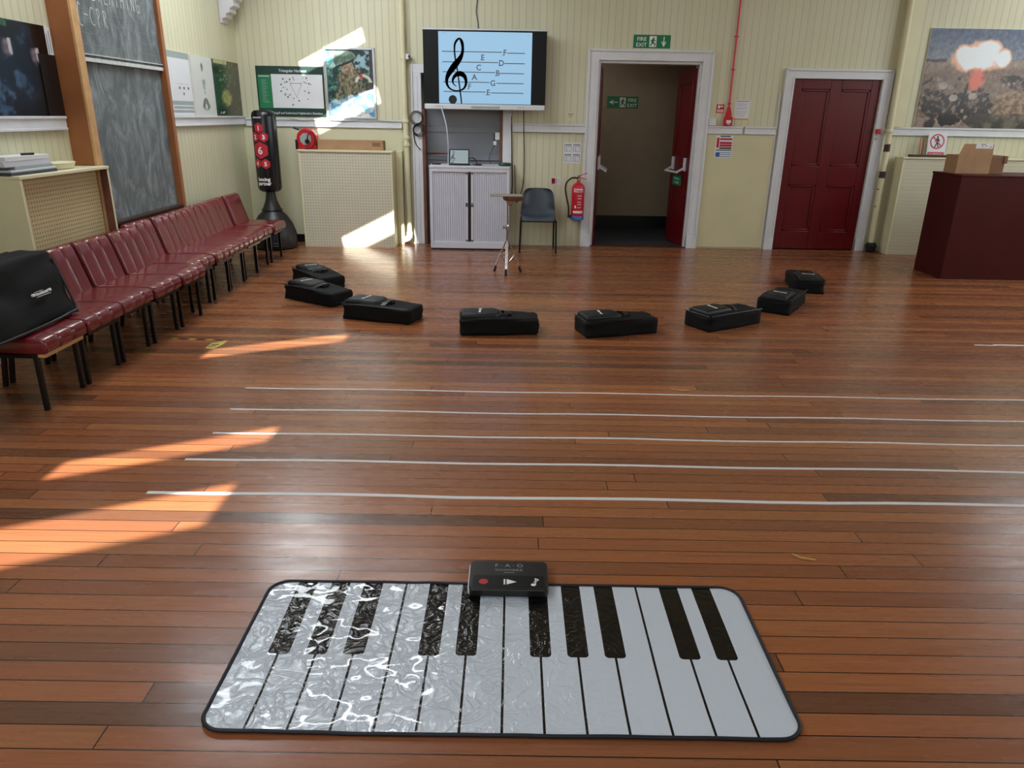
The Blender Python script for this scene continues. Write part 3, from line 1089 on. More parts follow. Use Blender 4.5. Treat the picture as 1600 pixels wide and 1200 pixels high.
def dark_faces(u, v):
    n1, n2 = fb(u * 1.3, v, 5, 7.7), fb(u * 1.3, v, 16, 2.9)
    c = mixc((22, 24, 34), (62, 84, 110), sm(-.1, .5, n1 + .3 * n2) * sm(1.05, .55, u))
    c = mixc(c, (12, 12, 16), sm(.72, .9, u))
    if v > .93 and u < .62:
        c = mixc((60, 96, 70), c, sm(-.2, .3, n1))
    for cu, cv in ((.30, .70), (.58, .72), (.85, .66)):
        d_ = ell(u, v, cu, cv, .07, .14)
        if d_ < 1:
            c = mixc((120, 104, 108), c, sm(.3, 1, d_) + .3 * n2)
        if ell(u, v, cu + .03, cv + .02, .018, .09) + .3 * n2 < 1:
            c = (190, 186, 194)
        if ell(u, v, cu, cv + .13, .08, .05) < 1:
            c = (16, 14, 18)
    if ell(u, v, .02, .12, .07, .03) < 1:
        c = (200, 200, 204)
    return c


def undergrowth(u, v):
    n1, n2 = fb(u, v * 1.5, 6, 3.1), fb(u, v * 1.5, 18, 6.6)
    c = mixc((34, 66, 44), (58, 60, 48), sm(.25, .6, u))
    c = mixc(c, (96, 128, 88), sm(.1, .5, n2) * sm(.65, .3, abs(u - .35)) * sm(.4, .6, v))
    c = mixc(c, (86, 80, 72), sm(.0, .5, n1) * sm(.5, .7, u))
    d_ = ell(u, v, .42, .33, .24, .20) + .25 * n2
    if d_ < 1:
        c = mixc((150, 148, 90), c, sm(.5, 1, d_))
    if u < .18 and v > .3:
        c = mixc(c, (16, 46, 32), .6)
    if v > .93 and .05 < u < .55:
        c = (170, 176, 120)
    if .1 < u < .3 and .02 < v < .11:
        c = (20, 20, 20)
        if abs(v - .06) < .02 and n2 > -.1:
            c = (210, 210, 210)
    return c


def emblem(u, v):
    n2 = fb(u, v, 22, 4.4)
    c = (216, 218, 214)
    if ell(u, v, .47, .83, .05, .075) < 1:
        c = mixc((88, 96, 92), (150, 156, 150), sm(-.2, .3, n2))
    if .36 < v < .62 and abs(u - .5) < .09 * (v - .34) / .28 + .01:
        c = mixc((150, 158, 152), (206, 210, 206), sm(-.1, .2, n2))
    d_ = ell(u, v, .5, .20, .2, .11)
    if d_ < 1 and v < .32 - .9 * abs(u - .5) + .03 and ell(u, v, .5, .155, .06, .05) > 1:
        c = mixc((70, 84, 74), (150, 160, 150), sm(-.05, .2, n2))
    return c


bp = thing('explosion_picture', 'large desert print of soldiers and a mortar blast above the red box', 'picture', (5.9, D, 1.60))
obj('panel', MB(BACK).rect(5.155, 6.78, 1.602, 2.765, 0, .02), 'paper', bp)
picture('print', BACK, 5.158, 6.777, 1.605, 2.762, .0215, explosion, 190, 136, bp, 'print_gloss')

sp_ = thing('soldier_poster', 'framed poster of a crouching helmeted soldier in the sun patch', 'poster', (-2.09, D, 1.585))
g = MB(BACK)
a, b, c_, d = -2.41, -1.765, 1.583, 2.428
for q in ((a, a + .03, c_, d), (b - .03, b, c_, d), (a + .03, b - .03, c_, c_ + .03), (a + .03, b - .03, d - .03, d)):
    g.rect(*q, 0, .03)
obj('frame', g, 'alu', sp_, bevel=.006)
picture('print', BACK, a + .028, b - .028, c_ + .028, d - .028, .012, soldier, 84, 112, sp_)

# green diagram poster
tp = thing('diagram_poster', 'green edged diagram poster headed Triangular Harbour above the punch bag', 'poster', (-2.85, D, 1.6))
P0, P1, Q0, Q1 = -3.285, -2.425, 1.60, 2.20
PW, PH = P1 - P0, Q1 - Q0
obj('sheet', MB(BACK).rect(P0, P1, Q0, Q1, .001, .006), 'dkgreen', tp)
g = MB(BACK)
g.rect(P0 + .02, P0 + .185, Q0 + .10, Q1 - .10, .006, .007, 0)
g.rect(P0 + .19, P1 - .02, Q0 + .105, Q1 - .095, .006, .007, 1)
for i in range(14):
    g.rect(P0 + .06, P0 + .06 + .05 + .05 * random.random(), Q1 - .17 - i * .02, Q1 - .165 - i * .02, .007, .0076, 2)
g.rect(P0 + .03, P0 + .17, Q1 - .125, Q1 - .115, .007, .0076, 1)
obj('colour_fields', g, ['pgreen', 'paper', 'greyprint'], tp, smooth=0)
g = MB(BACK)
tc_ = (P0 + .50, Q0 + .345)
tri = [(tc_[0] - .075, tc_[1] + .055), (tc_[0] + .075, tc_[1] + .055), (tc_[0], tc_[1] - .11)]
g.ribbon(tri + tri[:2], .007, .007, .008)
for i in range(46):
    an = random.random() * 2 * PI
    rr = .10 + .11 * random.random()
    g.disc(tc_[0] + rr * math.cos(an), tc_[1] - .01 + rr * math.sin(an) * .95, random.choice((.004, .005, .008, .011)), .007, .008, 0, 8)
obj('diagram', g, 'gink', tp, smooth=0)
g = MB(BACK)
g.text('Triangular Harbour', .045, P0 + .47, Q1 - .068, .008, 0, bold=.0006)
g.text('Argyll and Sutherland Highlanders Battalion', .036, P0 + .50, Q0 + .032, .008, 0, bold=.0004)
obj('lettering', g, 'paper', tp, smooth=0)

# left wall posters
dp = thing('group_poster', 'dark glossy poster of shadowed faces left of the blackboard', 'poster', (XL, 5.4, 1.60))
obj('sheet', MB(LEFT).rect(4.85, 5.975, 1.60, 2.225, .001, .01), 'black', dp)
picture('print', LEFT, 4.85, 5.975, 1.60, 2.225, .0115, dark_faces, 100, 60, dp, 'print_gloss')
tag(obj('black_card', MB(LEFT).rect(5.84, 6.045, 1.60, 2.03, .012, .018), 'black'), 'plain black card overlapping the dark poster beside the blackboard post', 'card')
flat('white_card', 'white card sliver behind the black card at the blackboard post', 'card', LEFT, 5.98, 6.05, 2.0, 2.22, [(.2, .3, .1, .8, 'gink'), (.6, .7, .2, .9, 'gink')], th=.01)
wp = flat('white_poster', 'white poster with grey green bands next to the blackboard frame', 'poster', LEFT, 7.80, 8.515, 1.602, 2.222,
          [(0, 1, .90, 1, 'greyprint'), (0, 1, .17, .235, 'greyprint'), (.25, 1, .05, .09, 'greyprint'), (.3, 1, .11, .15, 'greyprint'), (.55, .6, .42, .46, 'gink'), (.7, .75, .42, .46, 'gink'), (.85, .9, .42, .46, 'gink'), (.68, .72, .33, .37, 'gink'),
           (.5, .9, .5, .505, 'greyprint')], th=.012)
ep = thing('emblem_poster', 'white poster with a grey emblem, middle of three beside the blackboard', 'poster', (XL, 8.84, 1.60))
obj('sheet', MB(LEFT).rect(8.555, 9.135, 1.60, 2.215, .001, .02), 'paper', ep)
picture('print', LEFT, 8.56, 9.13, 1.604, 2.211, .0215, emblem, 60, 70, ep, grain=0.0)
up_ = thing('camouflage_poster', 'dark green woodland poster nearest the far left corner', 'poster', (XL, 9.6, 1.60))
obj('sheet', MB(LEFT).rect(9.155, 10.02, 1.60, 2.22, .001, .012), 'black', up_)
picture('print', LEFT, 9.157, 10.018, 1.602, 2.218, .0135, undergrowth, 80, 70, up_, 'print_gloss')

# ------------------------------------------------------------------ blackboard
bb = thing('blackboard', 'tall rolling blackboard in an orange wood frame with chalk writing', 'blackboard', (XL, 6.85, 0))
g = MB().box(XL, -3.335, 6.07, 6.15, .0, 3.28)
obj('post', g, 'orange_wood', bb, bevel=.003)
g = MB().box(-3.335, -3.315, 6.068, 6.16, .0, 3.28)
obj('post_edging', g, 'pale_wood', bb, bevel=.003)
g = MB().box(XL, -3.34, 7.60, 7.66, .0, 3.28)
obj('post', g, 'orange_wood', bb, bevel=.004)
g = MB().box(XL, -3.36, 6.15, 7.60, .70, .765).box(-3.36, -3.34, 6.15, 7.60, .735, .76)
obj('bottom_rail', g, 'dkwood', bb, bevel=.003)
lo = obj('lower_slate', MB().box(XL, -3.40, 6.15, 7.60, .765, 2.03), 'slate', bb)
upz = obj('upper_slate', MB().box(XL, -3.375, 6.15, 7.60, 2.03, 3.28), 'slate', bb)
g = MB().box(-3.375, -3.362, 6.15, 7.60, 2.005, 2.035).box(-3.375, -3.36, 6.15, 7.60, 2.055, 2.063)
obj('chalk_ledge', g, 'chalk', upz, bevel=.002)
TS = left_at(-3.375)
g = MB(TS)
for i in range(10):
    z = 2.13 + i * .085
    g.rect(6.18, 7.56, z, z + .004, .0002, .0012)
obj('ruled_line', g, 'chalk_faint', upz, smooth=0)
g = MB(TS)
CH = {'C': [[(.8, .9), (.4, 1), (.1, .7), (.05, .4), (.25, .05), (.8, .0)]], '-': [[(.1, .55), (.8, .5)]], 'P': [[(.3, 1), (.35, -.1)], [(.15, .95), (.6, 1), (.75, .75), (.55, .5), (.33, .45)]],
      'R': [[(.3, .95), (.3, .0)], [(.2, .95), (.65, .95), (.75, .7), (.5, .5), (.35, .5), (.9, -.1)]], 'B': [[(.2, 1), (.2, 0)], [(.2, 1), (.7, .9), (.65, .6), (.25, .5), (.8, .35), (.7, .05), (.2, 0)]],
      'E': [[(.8, 1), (.2, 1), (.2, 0), (.8, 0)], [(.2, .5), (.7, .5)]], 'A': [[(.05, 0), (.45, 1), (.85, 0)], [(.2, .4), (.7, .4)]], 'T': [[(.05, 1), (.9, 1)], [(.45, 1), (.45, 0)]],
      'H': [[(.15, 1), (.15, 0)], [(.8, 1), (.8, 0)], [(.15, .5), (.8, .5)]], 'I': [[(.5, 1), (.5, 0)]], 'N': [[(.15, 0), (.15, 1), (.8, 0), (.8, 1)]], 'G': [[(.8, .85), (.45, 1), (.1, .6), (.3, .05), (.8, .1), (.8, .45), (.5, .45)]]}


def chalk(g, txt, u, v, wd, ht, sw_):
    for ch in txt:
        if ch != ' ':
            for st in CH[ch]:
                pts = catmull([(u + x_ * wd * .82, v + y_ * ht) for x_, y_ in st], 4) if ch in 'CG' else [(u + x_ * wd * .82, v + y_ * ht) for x_, y_ in st]
                for q in range(len(pts) - 1):
                    g.ribbon([pts[q], pts[q + 1]], sw_, .0004, .002)
        u += wd


chalk(g, 'BREATHING', 6.50, 2.465, .092, .12, .008)
chalk(g, 'C', 6.265, 2.265, .075, .16, .008)
chalk(g, '-CPR', 6.345, 2.285, .093, .125, .008)
obj('chalk_writing', g, 'chalk', upz, smooth=0)

# ------------------------------------------------------------------ radiator covers
def cover(name, label, face, x0, x1, y0, y1, ztop, peg):
    """cover box; face '-y' faces the room end, '+x' faces the room side"""
    r = thing(name, label, 'cover', ((x0 + x1) / 2, (y0 + y1) / 2, 0))
    g = MB()
    t = .022
    if face == '-y':
        obj('side_panel', MB().box(x0, x0 + t, y0, y1, 0, ztop - t), 'cream_pale', r, bevel=.002)
        obj('side_panel', MB().box(x1 - t, x1, y0, y1, 0, ztop - t), 'cream_pale', r, bevel=.002)
        obj('top_board', MB().box(x0 - .01, x1 + .01, y0 - .01, y1, ztop - t, ztop), 'cream_pale', r, bevel=.003)
        obj('perforated_front', MB().box(x0 + t, x1 - t, y0 + .006, y0 + .016, 0.0, ztop - t), peg, r, smooth=0)
    else:
        obj('side_panel', MB().box(x0, x1, y0, y0 + t, 0, ztop - t), 'cream_pale', r, bevel=.002)
        obj('side_panel', MB().box(x0, x1, y1 - t, y1, 0, ztop - t), 'cream_pale', r, bevel=.002)
        obj('top_board', MB().box(x0, x1 + .004, y0 - .004, y1 + .004, ztop - t, ztop), 'pale_cream' if False else 'cream_pale', r, bevel=.003)
        obj('perforated_front', MB().box(x1 - .095, x1 - .085, y0 + t, y1 - t, 0, ztop - t), peg, r, smooth=0)
        obj('inner_lining', MB().box(x1 - .084, x1 - .002, y1 - t - .004, y1 - t, 0, ztop - t - .001), 'brown_wood', r, smooth=0)
    return r


M['peg_b'] = peg_mat('pegboard_far', '#d2ccb6', 0, 2, .036)
M['peg_l'] = peg_mat('pegboard_side', '#cdb98f', 1, 2, .03)
M['slit_r'] = boards('narrow_slat_front', 2, '#cdc6ab', .045)
cover('radiator_cover', 'cream pegboard fronted radiator cover right of the punch bag', '-y', -2.722, -1.54, 9.68, D - .04, 1.213, 'peg_b')
rc = thing('radiator_cover', 'cream pegboard radiator cover behind the burgundy chairs, left of the blackboard', 'cover', (-3.37, 5.5, 0))
obj('side_panel', MB().box(XL + .004, -3.25, 4.98, 5.002, 0, 1.207), 'cream_pale', rc, bevel=.002)
obj('side_panel', MB().box(-3.309, -3.25, 6.08, 6.102, 0, 1.207), 'cream_pale', rc, bevel=.002)
obj('inner_lining', MB().box(-3.309, -3.252, 6.076, 6.08, 0, 1.206), 'brown_wood', rc, smooth=0)
obj('top_board', MB().box(XL + .004, -3.246, 4.976, 6.064, 1.207, 1.229).box(-3.309, -3.246, 6.064, 6.106, 1.207, 1.229), 'cream_pale', rc, bevel=.003)
obj('perforated_front', MB().box(-3.345, -3.335, 5.002, 6.064, 0, 1.206), 'peg_l', rc, smooth=0)
cover('radiator_cover', 'cream slatted radiator cover behind the dark red box', '-y', 4.99, 6.9, 9.80, D - .04, 1.245, 'slit_r')

# things on the covers
ps = []
for i, (x0, x1, y0, y1, mt, lab) in enumerate(((XL + .01, -3.30, 4.98, 5.50, 'dkgrey', 'lowest dark grey binder of the paper pile on the left radiator cover'),
                                                (XL + .01, -3.305, 5.0, 5.50, 'slat', 'thin grey folder second from the bottom of the paper pile'),
                                                (XL + .015, -3.315, 5.06, 5.48, 'greyprint', 'grey green booklet in the middle of the paper pile'),
                                                (XL + .01, -3.32, 4.96, 5.47, 'slat', 'grey bundle second from the top of the paper pile'),
                                                (XL + .012, -3.318, 4.98, 5.46, 'paper', 'white sheets on top of the paper pile on the left radiator cover'))):
    h = (.02, .015, .02, .035, .03)[i]
    z0 = 1.2295 + sum((.02, .015, .02, .035, .03)[:i])
    tag(obj('paper_stack', MB().box(x0, x1, y0, y1, z0, z0 + h), mt, bevel=.002), lab, 'papers', 'papers piled on the left radiator cover')
tag(obj('pen', MB().tube([(-3.36, 5.22, 1.357), (-3.33, 5.31, 1.357)], .008), 'black'), 'dark pen lying on the white sheets by the left wall', 'pen')
ds = MB().lathe([(.05, 0), (.085, .005), (.10, .045), (.095, .05), (.085, .04), (.05, .012)], (0, 0, 0), 28)
ds.v = [(-3.40 + p_[0] * .85, 5.70 + p_[1] * 1.7, 1.2295 + p_[2]) for p_ in ds.v]
tag(obj('dish', ds, 'cream_pale'), 'shallow cream dish beside the paper pile on the radiator cover', 'dish')

# cable reel
cr = thing('cable_reel', 'bright red extension cable reel on the radiator cover', 'cable reel', (-2.63, 9.84, 1.213))
T = Matrix.Translation((-2.63, 9.84, 1.34)) @ Matrix.Rotation(PI / 2, 4, 'X')
g = MB(T)
g.lathe([(.03, -.07), (.118, -.07), (.128, -.06), (.128, .055), (.118, .065), (.03, .065)], (0, 0, 0), 32)
g.T = Matrix.Identity(4)
g.box(-2.745, -2.52, 9.78, 9.91, 1.214, 1.27)
obj('drum', g, 'redpl', cr, bevel=.006)
g = MB(T)
g.disc(-.01, .0, .075, .065, .069, 0, 8, .4)
obj('socket_plate', g, 'greyprint', cr)
g = MB(T)
g.disc(.015, -.03, .028, .069, .10, 0, 14)
g.tube([(.015, -.03, .10), (.04, .06, .12), (.09, .09, .11), (.125, .03, .10), (.11, -.06, .10), (.06, -.115, .09), (-.02, -.118, .09)], .007)
obj('plug_and_lead', g, 'black', cr)
g = MB().tube([(-2.72, 9.80, 1.45), (-2.79, 9.79, 1.475)], .014).box(-2.775, -2.745, 9.78, 9.9, 1.214, 1.33)
obj('winding_handle', g, 'black', cr)
cb = thing('cardboard_box', 'long narrow cardboard box lying beside the red cable reel', 'box', (-2.1, 9.86, 1.213))
obj('carton', MB().box(-2.50, -1.665, 9.80, 9.92, 1.2135, 1.335), 'cardboard', cb, bevel=.003)
obj('flap', MB().box(-1.664, -1.655, 9.80, 9.92, 1.2145, 1.33), 'dkcard', cb)
obj('packing_tape', MB().box(-1.80, -1.70, 9.798, 9.80, 1.26, 1.305), 'dkcard', cb)

# right cover: dark batten, upright sticks, no-entry sign
tag(obj('batten', MB().box(5.075, 6.2, 9.83, 9.88, 1.2455, 1.275), 'dkwood', bevel=.003), 'dark brown batten lying along the right radiator cover', 'batten')
tag(obj('wooden_stick', MB().bar((5.235, 9.90, 1.246), (5.255, 9.96, 1.47), .022, .018), 'orange_wood'), 'upright orange stick on the right radiator cover, left of its darker twin', 'stick', 'upright sticks on the right radiator cover')
tag(obj('wooden_stick', MB().bar((5.275, 9.90, 1.246), (5.295, 9.96, 1.465), .020, .018), 'brown_wood'), 'upright dark brown stick on the right radiator cover, next to the prohibition sign', 'stick', 'upright sticks on the right radiator cover')
ns = thing('prohibition_sign', 'white no pedestrian sign with red circle standing on the right radiator cover', 'sign', (5.47, 9.95, 1.245))
TN = Matrix.Translation((0, 9.95, 0)) @ Matrix.Translation((0, 0, 1.2455)) @ Matrix.Rotation(math.radians(-6), 4, 'X') @ Matrix(((1, 0, 0, 0), (0, 0, -1, 0), (0, 1, 0, 0), (0, 0, 0, 1)))
obj('board', MB(TN).rect(5.345, 5.585, 0, .30, 0, .005), 'paper', ns)
g = MB(TN)
cc = (5.465, .19)
g.ribbon([(cc[0] + .085 * math.cos(i * PI / 16), cc[1] + .085 * math.sin(i * PI / 16)) for i in range(33)], .016, .005, .0062)
g.ribbon([(cc[0] - .058, cc[1] + .058), (cc[0] + .058, cc[1] - .058)], .014, .0062, .007)
g.rect(5.358, 5.572, .012, .06, .005, .0062)
obj('red_circle', g, 'hexred', ns, smooth=0)
g = MB(TN)
g.disc(cc[0], cc[1] + .055, .013, .005, .006, 0, 10)
for a_, b_, wd in (((0, .04), (0, -.01), .03), ((0, -.01), (-.025, -.07), .014), ((0, -.01), (.022, -.07), .014), ((-.005, .035), (-.035, -.005), .011), ((.005, .035), (.032, .0), .011)):
    g.ribbon([(cc[0] + a_[0], cc[1] + a_[1]), (cc[0] + b_[0], cc[1] + b_[1])], wd, .005, .006)
obj('walking_figure', g, 'ink', ns, smooth=0)
g = MB(TN).text('NO PEDESTRIANS', .022, 5.465, .028, .0068, 0)
obj('lettering', g, 'mark', ns, smooth=0)

# ------------------------------------------------------------------ wall display
tv = thing('wall_display', 'large interactive wall display showing a treble clef and note letters', 'display', (-.375, D, 1.72))
TY = 9.86


def clef_shapes(g, fx, fz, sc, n0, n1, mi):
    """treble clef in the local frame: fx, fz map clef units to u, v; sc scales widths"""
    A = [(423, 862, 9), (419, 820, 10), (412, 760, 10), (400, 660, 10), (388, 570, 10), (374, 490, 11), (366, 420, 12), (368, 360, 14), (385, 325, 16), (409, 308, 12),
         (428, 335, 22), (436, 380, 20), (432, 430, 22), (410, 478, 34), (370, 530, 44), (325, 590, 38), (300, 640, 27), (297, 690, 19), (318, 730, 13), (355, 750, 10), (400, 752, 10),
         (440, 735, 13), (460, 700, 17), (462, 660, 22), (446, 622, 30), (412, 604, 36), (374, 618, 26), (350, 655, 17), (352, 690, 10), (378, 714, 5)]
    P = catmull(A, 6)
    pts = [(fx(p_[0]), fz(p_[1])) for p_ in P]
    for i in range(len(pts) - 1):
        g.ribbon([pts[i], pts[i + 1]], [P[i][2] * sc, P[i + 1][2] * sc], n0, n1, mi)
    for i in range(0, len(pts), 2):
        g.disc(pts[i][0], pts[i][1], P[i][2] * sc * .5, n0, n1, mi, 10)
    g.disc(fx(347), fz(830), 30 * sc, n0, n1, mi, 20)


g = MB()
g.box(-1.115, .37, TY + .03, D, 1.80, 2.62)
obj('back_case', g, 'dkgrey', tv, bevel=.006)
obj('bezel', MB().box(-1.135, .385, TY, TY + .04, 1.785, 2.628), 'bezel', tv, bevel=.004)
obj('top_strip', MB().box(-1.145, .395, TY - .008, TY + .05, 2.628, 2.648), 'dispwhite', tv, bevel=.004)
TT = back_at(TY)
obj('lit_screen', MB(TT).rect(-.945, .205, 1.792, 2.612, 0, .001), 'screen', tv, smooth=0)
g = MB(TT)
fx = lambda x: -.945 + (x - 229) * (1.150 / 796)
fz = lambda z: 2.612 - (z - 250) * (.820 / 614)
for x0, y0, x1, xg0, xg1 in ((258, 415, 965, 772, 815), (260, 503, 965, 737, 790), (262, 588, 962, 712, 752), (265, 674, 960, 665, 725), (268, 758, 960, 632, 675)):
    y1 = y0 + 9
    g.rect(fx(x0), fx(xg0), fz(y0 + 6), fz(y0 - 1), .001, .002)
    g.rect(fx(xg1), fx(x1), fz(y0 + 12), fz(y0 + 5), .001, .002)
obj('staff_line', g, 'gink', tv, smooth=0)
g = MB(TT)
clef_shapes(g, fx, fz, .00172, .001, .0025, 0)
obj('treble_clef', g, 'ink', tv, smooth=0)
g = MB(TT)
for ch, x, z in (('F', 795, 443), ('E', 606, 487), ('D', 766, 532), ('C', 572, 573), ('B', 735, 618), ('A', 535, 655), ('G', 694, 705), ('F', 492, 737), ('E', 655, 786)):
    u_, v_ = fx(x), fz(z)
    g.text(ch, .092, u_, v_, .002, 0, bold=.0012)
    if ch in 'EFDB':
        g.rect(u_ - .037, u_ - .012, v_ - .001, v_ + .004, .001, .002)
    elif ch == 'A':
        g.rect(u_ - .042, u_ - .018, v_ - .001, v_ + .004, .001, .002).rect(u_ + .018, u_ + .042, v_ - .001, v_ + .004, .001, .002)
g.text('08:15 Tue', .012, fx(280), fz(266), .002, 0).text('65%', .012, fx(990), fz(275), .002, 0)
obj('note_letter', g, 'gink', tv, smooth=0)
g = MB().box(-1.125, .378, TY - .06, TY + .05, 1.722, 1.785)
ty = obj('pen_tray', g, 'dispwhite', tv, bevel=.008)
g = MB(back_at(TY - .06))
g.rect(-.54, -.18, 1.738, 1.762, 0, .002)
obj('speaker_grille', g, 'greyprint', ty, smooth=0)
g = MB(back_at(TY - .06))
for u in (-.98, -.955, -.93, -.90, .05, .075, .11):
    g.disc(u, 1.757, .006, 0, .002, 0, 8)
obj('port', g, 'dkgrey', ty, smooth=0)

# cables
def cable(name, label, pts, r=.006, mat='black', n=8):
    return tag(obj(name, MB().tube(catmull(pts, n), r, 6), mat), label, 'cable')


cable('display_cable', 'grey cable hanging from the display tray down to the tablet', [(-.915, TY - .066, 1.745), (-.90, TY - .075, 1.70), (-.85, TY - .11, 1.52), (-.835, TY - .10, 1.34), (-.835, TY - .06, 1.20), (-.84, TY - .05, 1.065)], .008, 'slat')
cable('power_cable', 'black cable running from the display past the door recess frame', [(-.03, D - .01, 1.74), (-.035, D - .04, 1.55), (-.03, D - .045, 1.40), (-.02, D - .02, 1.1), (-.01, D - .02, .8), (-.03, D - .02, .52)])
cable('power_cable', 'black cable looping from the display beside the grey plastic chair', [(.12, D - .01, 1.74), (.125, D - .045, 1.5), (.14, D - .02, 1.15), (.13, D - .02, .8), (.06, D - .03, .58), (.035, D - .02, .66), (.02, D - .02, .95), (.015, D - .02, 1.05)])
cable('aerial_cable', 'thin dark cable running up the wall above the display', [(-.46, D - .008, 2.62), (-.47, D - .008, 2.75), (-.49, D - .008, 2.86), (-.475, D - .008, 3.0), (-.47, D - .008, 3.25)], .006, 'dkgrey')
cable('poster_lead', 'thin pale lead trailing along the dado rail under the diagram poster', [(XL + .6, D - .036, 1.575), (-2.7, D - .036, 1.56), (-2.5, D - .036, 1.575), (-2.2, D - .036, 1.56), (-1.9, D - .036, 1.575), (-1.5, D - .036, 1.56)], .004, 'greyprint')
cc_ = thing('coiled_cable', 'coiled black cable hung in two loops left of the grey recess', 'cable', (-1.245, D, 1.3))
g = MB()
for k_ in range(3):
    r_ = .088 - .012 * k_
    g.tube([(-1.255 + .004 * k_ + r_ * math.cos(2 * PI * i / 24), D - .05 - .012 * k_, 1.61 + r_ * math.sin(2 * PI * i / 24)) for i in range(24)], .0042, 6, closed=True)
    r_ = .080 - .014 * k_
    g.tube([(-1.225 - .008 * k_ + r_ * math.cos(2 * PI * i / 24), D - .05 - .014 * k_, 1.465 + r_ * math.sin(2 * PI * i / 24)) for i in range(24)], .0055, 6, closed=True)
obj('loop', g, 'black', cc_)
g = MB().tube(catmull([(-1.30, D - .05, 1.44), (-1.29, D - .045, 1.35), (-1.26, D - .04, 1.27), (-1.21, D - .04, 1.22)], 6), .006, 6)
g.tube([(-1.24, D - .0, 1.54), (-1.24, D - .09, 1.54)], .009)
obj('loose_end', g, 'black', cc_)
ca = thing('camera_sensor', 'small dark sensor with curled lead on the cream pipe above the recess', 'sensor', (-1.37, D, 2.3))
obj('sensor_body', MB().box(-1.365, -1.325, D - .09, D - .03, 2.30, 2.36), 'white', ca, bevel=.004)
obj('sensor_lens', MB().box(-1.335, -1.315, D - .095, D - .05, 2.315, 2.345), 'black', ca)
g = MB().tube(catmull([(-1.36, D - .06, 2.31), (-1.42, D - .10, 2.30), (-1.44, D - .10, 2.33)], 6), .006, 6)
g.tube(catmull([(-1.345, D - .02, 2.30), (-1.35, D - .012, 2.20), (-1.33, D - .012, 2.12), (-1.34, D - .012, 2.02), (-1.31, D - .012, 1.98)], 6), .006, 6)
g.box(-1.345, -1.325, D - .04, D, 2.32, 2.34)
obj('sensor_lead', g, 'cream_pale', ca)

# ------------------------------------------------------------------ tambour cabinet and what stands on it
cab = thing('tambour_cabinet', 'light grey steel cabinet with ribbed sliding shutters below the display', 'cabinet', (-.555, 9.85, 0))
CX0, CX1, CY, CZ = -1.062, -.047, 9.60, 1.055
g = MB()
g.box(CX0, CX1, CY + .03, CY + .43, .02, CZ - .03)
g.box(CX0, CX0 + .04, CY, CY + .05, .02, CZ - .03).box(CX1 - .04, CX1, CY, CY + .05, .02, CZ - .03)
g.box(CX0 + .04, CX1 - .04, CY, CY + .05, .02, .105)
g.box(CX0 + .04, CX1 - .04, CY, CY + .05, CZ - .075, CZ - .03)
obj('carcass', g, 'grey', cab, bevel=.003)
obj('top_panel', MB().box(CX0 - .003, CX1 + .003, CY - .005, CY + .43, CZ - .03, CZ), 'grey', cab, bevel=.004)
obj('plinth', MB().box(CX0 + .01, CX1 - .01, CY + .01, CY + .42, 0, .02), 'black', cab)
for a, b, e in ((CX0 + .04, -.575, -.605), (-.535, CX1 - .04, -.505)):
    g = MB()
    lo_, hi_ = (a, e) if a < e < b and e < -.55 else (e, b)
    nsl = 15
    wd = (hi_ - lo_) / nsl
    poly = []
    for i in range(nsl):
        x = lo_ + i * wd
        poly += [(x, .006), (x + wd * .12, 0.014), (x + wd * .80, .014), (x + wd * .92, .006)]
    poly += [(hi_, .006), (hi_, 0), (lo_, 0)]
    g.T = Matrix(((1, 0, 0, 0), (0, -1, 0, CY + .028), (0, 0, 1, 0), (0, 0, 0, 1)))
    g.prism(poly, .105, CZ - .075)
    sh = obj('shutter', g, 'slat', cab, smooth=20)
    q0, q1 = (e, b) if e < -.55 else (a, e)
    obj('shutter_stile', MB().box(q0, q1, CY + .004, CY + .03, .105, CZ - .075), 'grey', sh, bevel=.002)
    xm = (q0 + q1) / 2
    g = MB()
    for z in (.11, CZ - .10):
        g.box(xm - .012, xm + .012, CY, CY + .006, z, z + .02)
    g.box(xm - .012, xm + .012, CY - .002, CY + .006, .555, .60)
    obj('stile_fitting', g, 'dkgrey', sh)
g = MB().box(-.575, -.535, CY + .02, CY + .03, .105, CZ - .075)
obj('centre_gap', g, 'black', cab)
g = MB(back_at(CY)).disc(-.52, .585, .014, -.004, .006, 0, 16)
obj('lock', g, 'chrome', cab)

tb = thing('tablet', 'black framed tablet showing a treble clef, propped on the grey cabinet', 'tablet', (-.70, 9.72, CZ))
TTb = Matrix.Translation((-.69, 9.70, CZ + .012)) @ Matrix.Rotation(math.radians(-14), 4, 'X') @ Matrix(((1, 0, 0, 0), (0, 0, -1, 0), (0, 1, 0, 0), (0, 0, 0, 1)))
obj('case', MB(TTb).rect(-.128, .128, 0, .188, -.012, 0), 'black', tb, bevel=.003)
obj('screen', MB(TTb).rect(-.113, .113, .012, .174, 0, .001), 'tabscreen', tb, smooth=0)
g = MB(TTb)
f2 = lambda x: -.122 + (x - 229) * (.225 / 796)
z2 = lambda z: .176 - (z - 250) * (.165 / 614)
clef_shapes(g, f2, z2, .00030, .001, .002, 0)
for i in range(5):
    g.rect(-.045, .10, .045 + i * .024, .0462 + i * .024, .001, .002)
obj('score', g, 'ink', tb, smooth=0)
g = MB().hexa([(-.82, 9.66, CZ + .001), (-.55, 9.66, CZ + .001), (-.55, 9.82, CZ + .001), (-.82, 9.82, CZ + .001)],
              [(-.82, 9.66, CZ + .012), (-.55, 9.66, CZ + .012), (-.55, 9.82, CZ + .012), (-.82, 9.82, CZ + .012)])
obj('cover_stand', g, 'black', tb, bevel=.003)
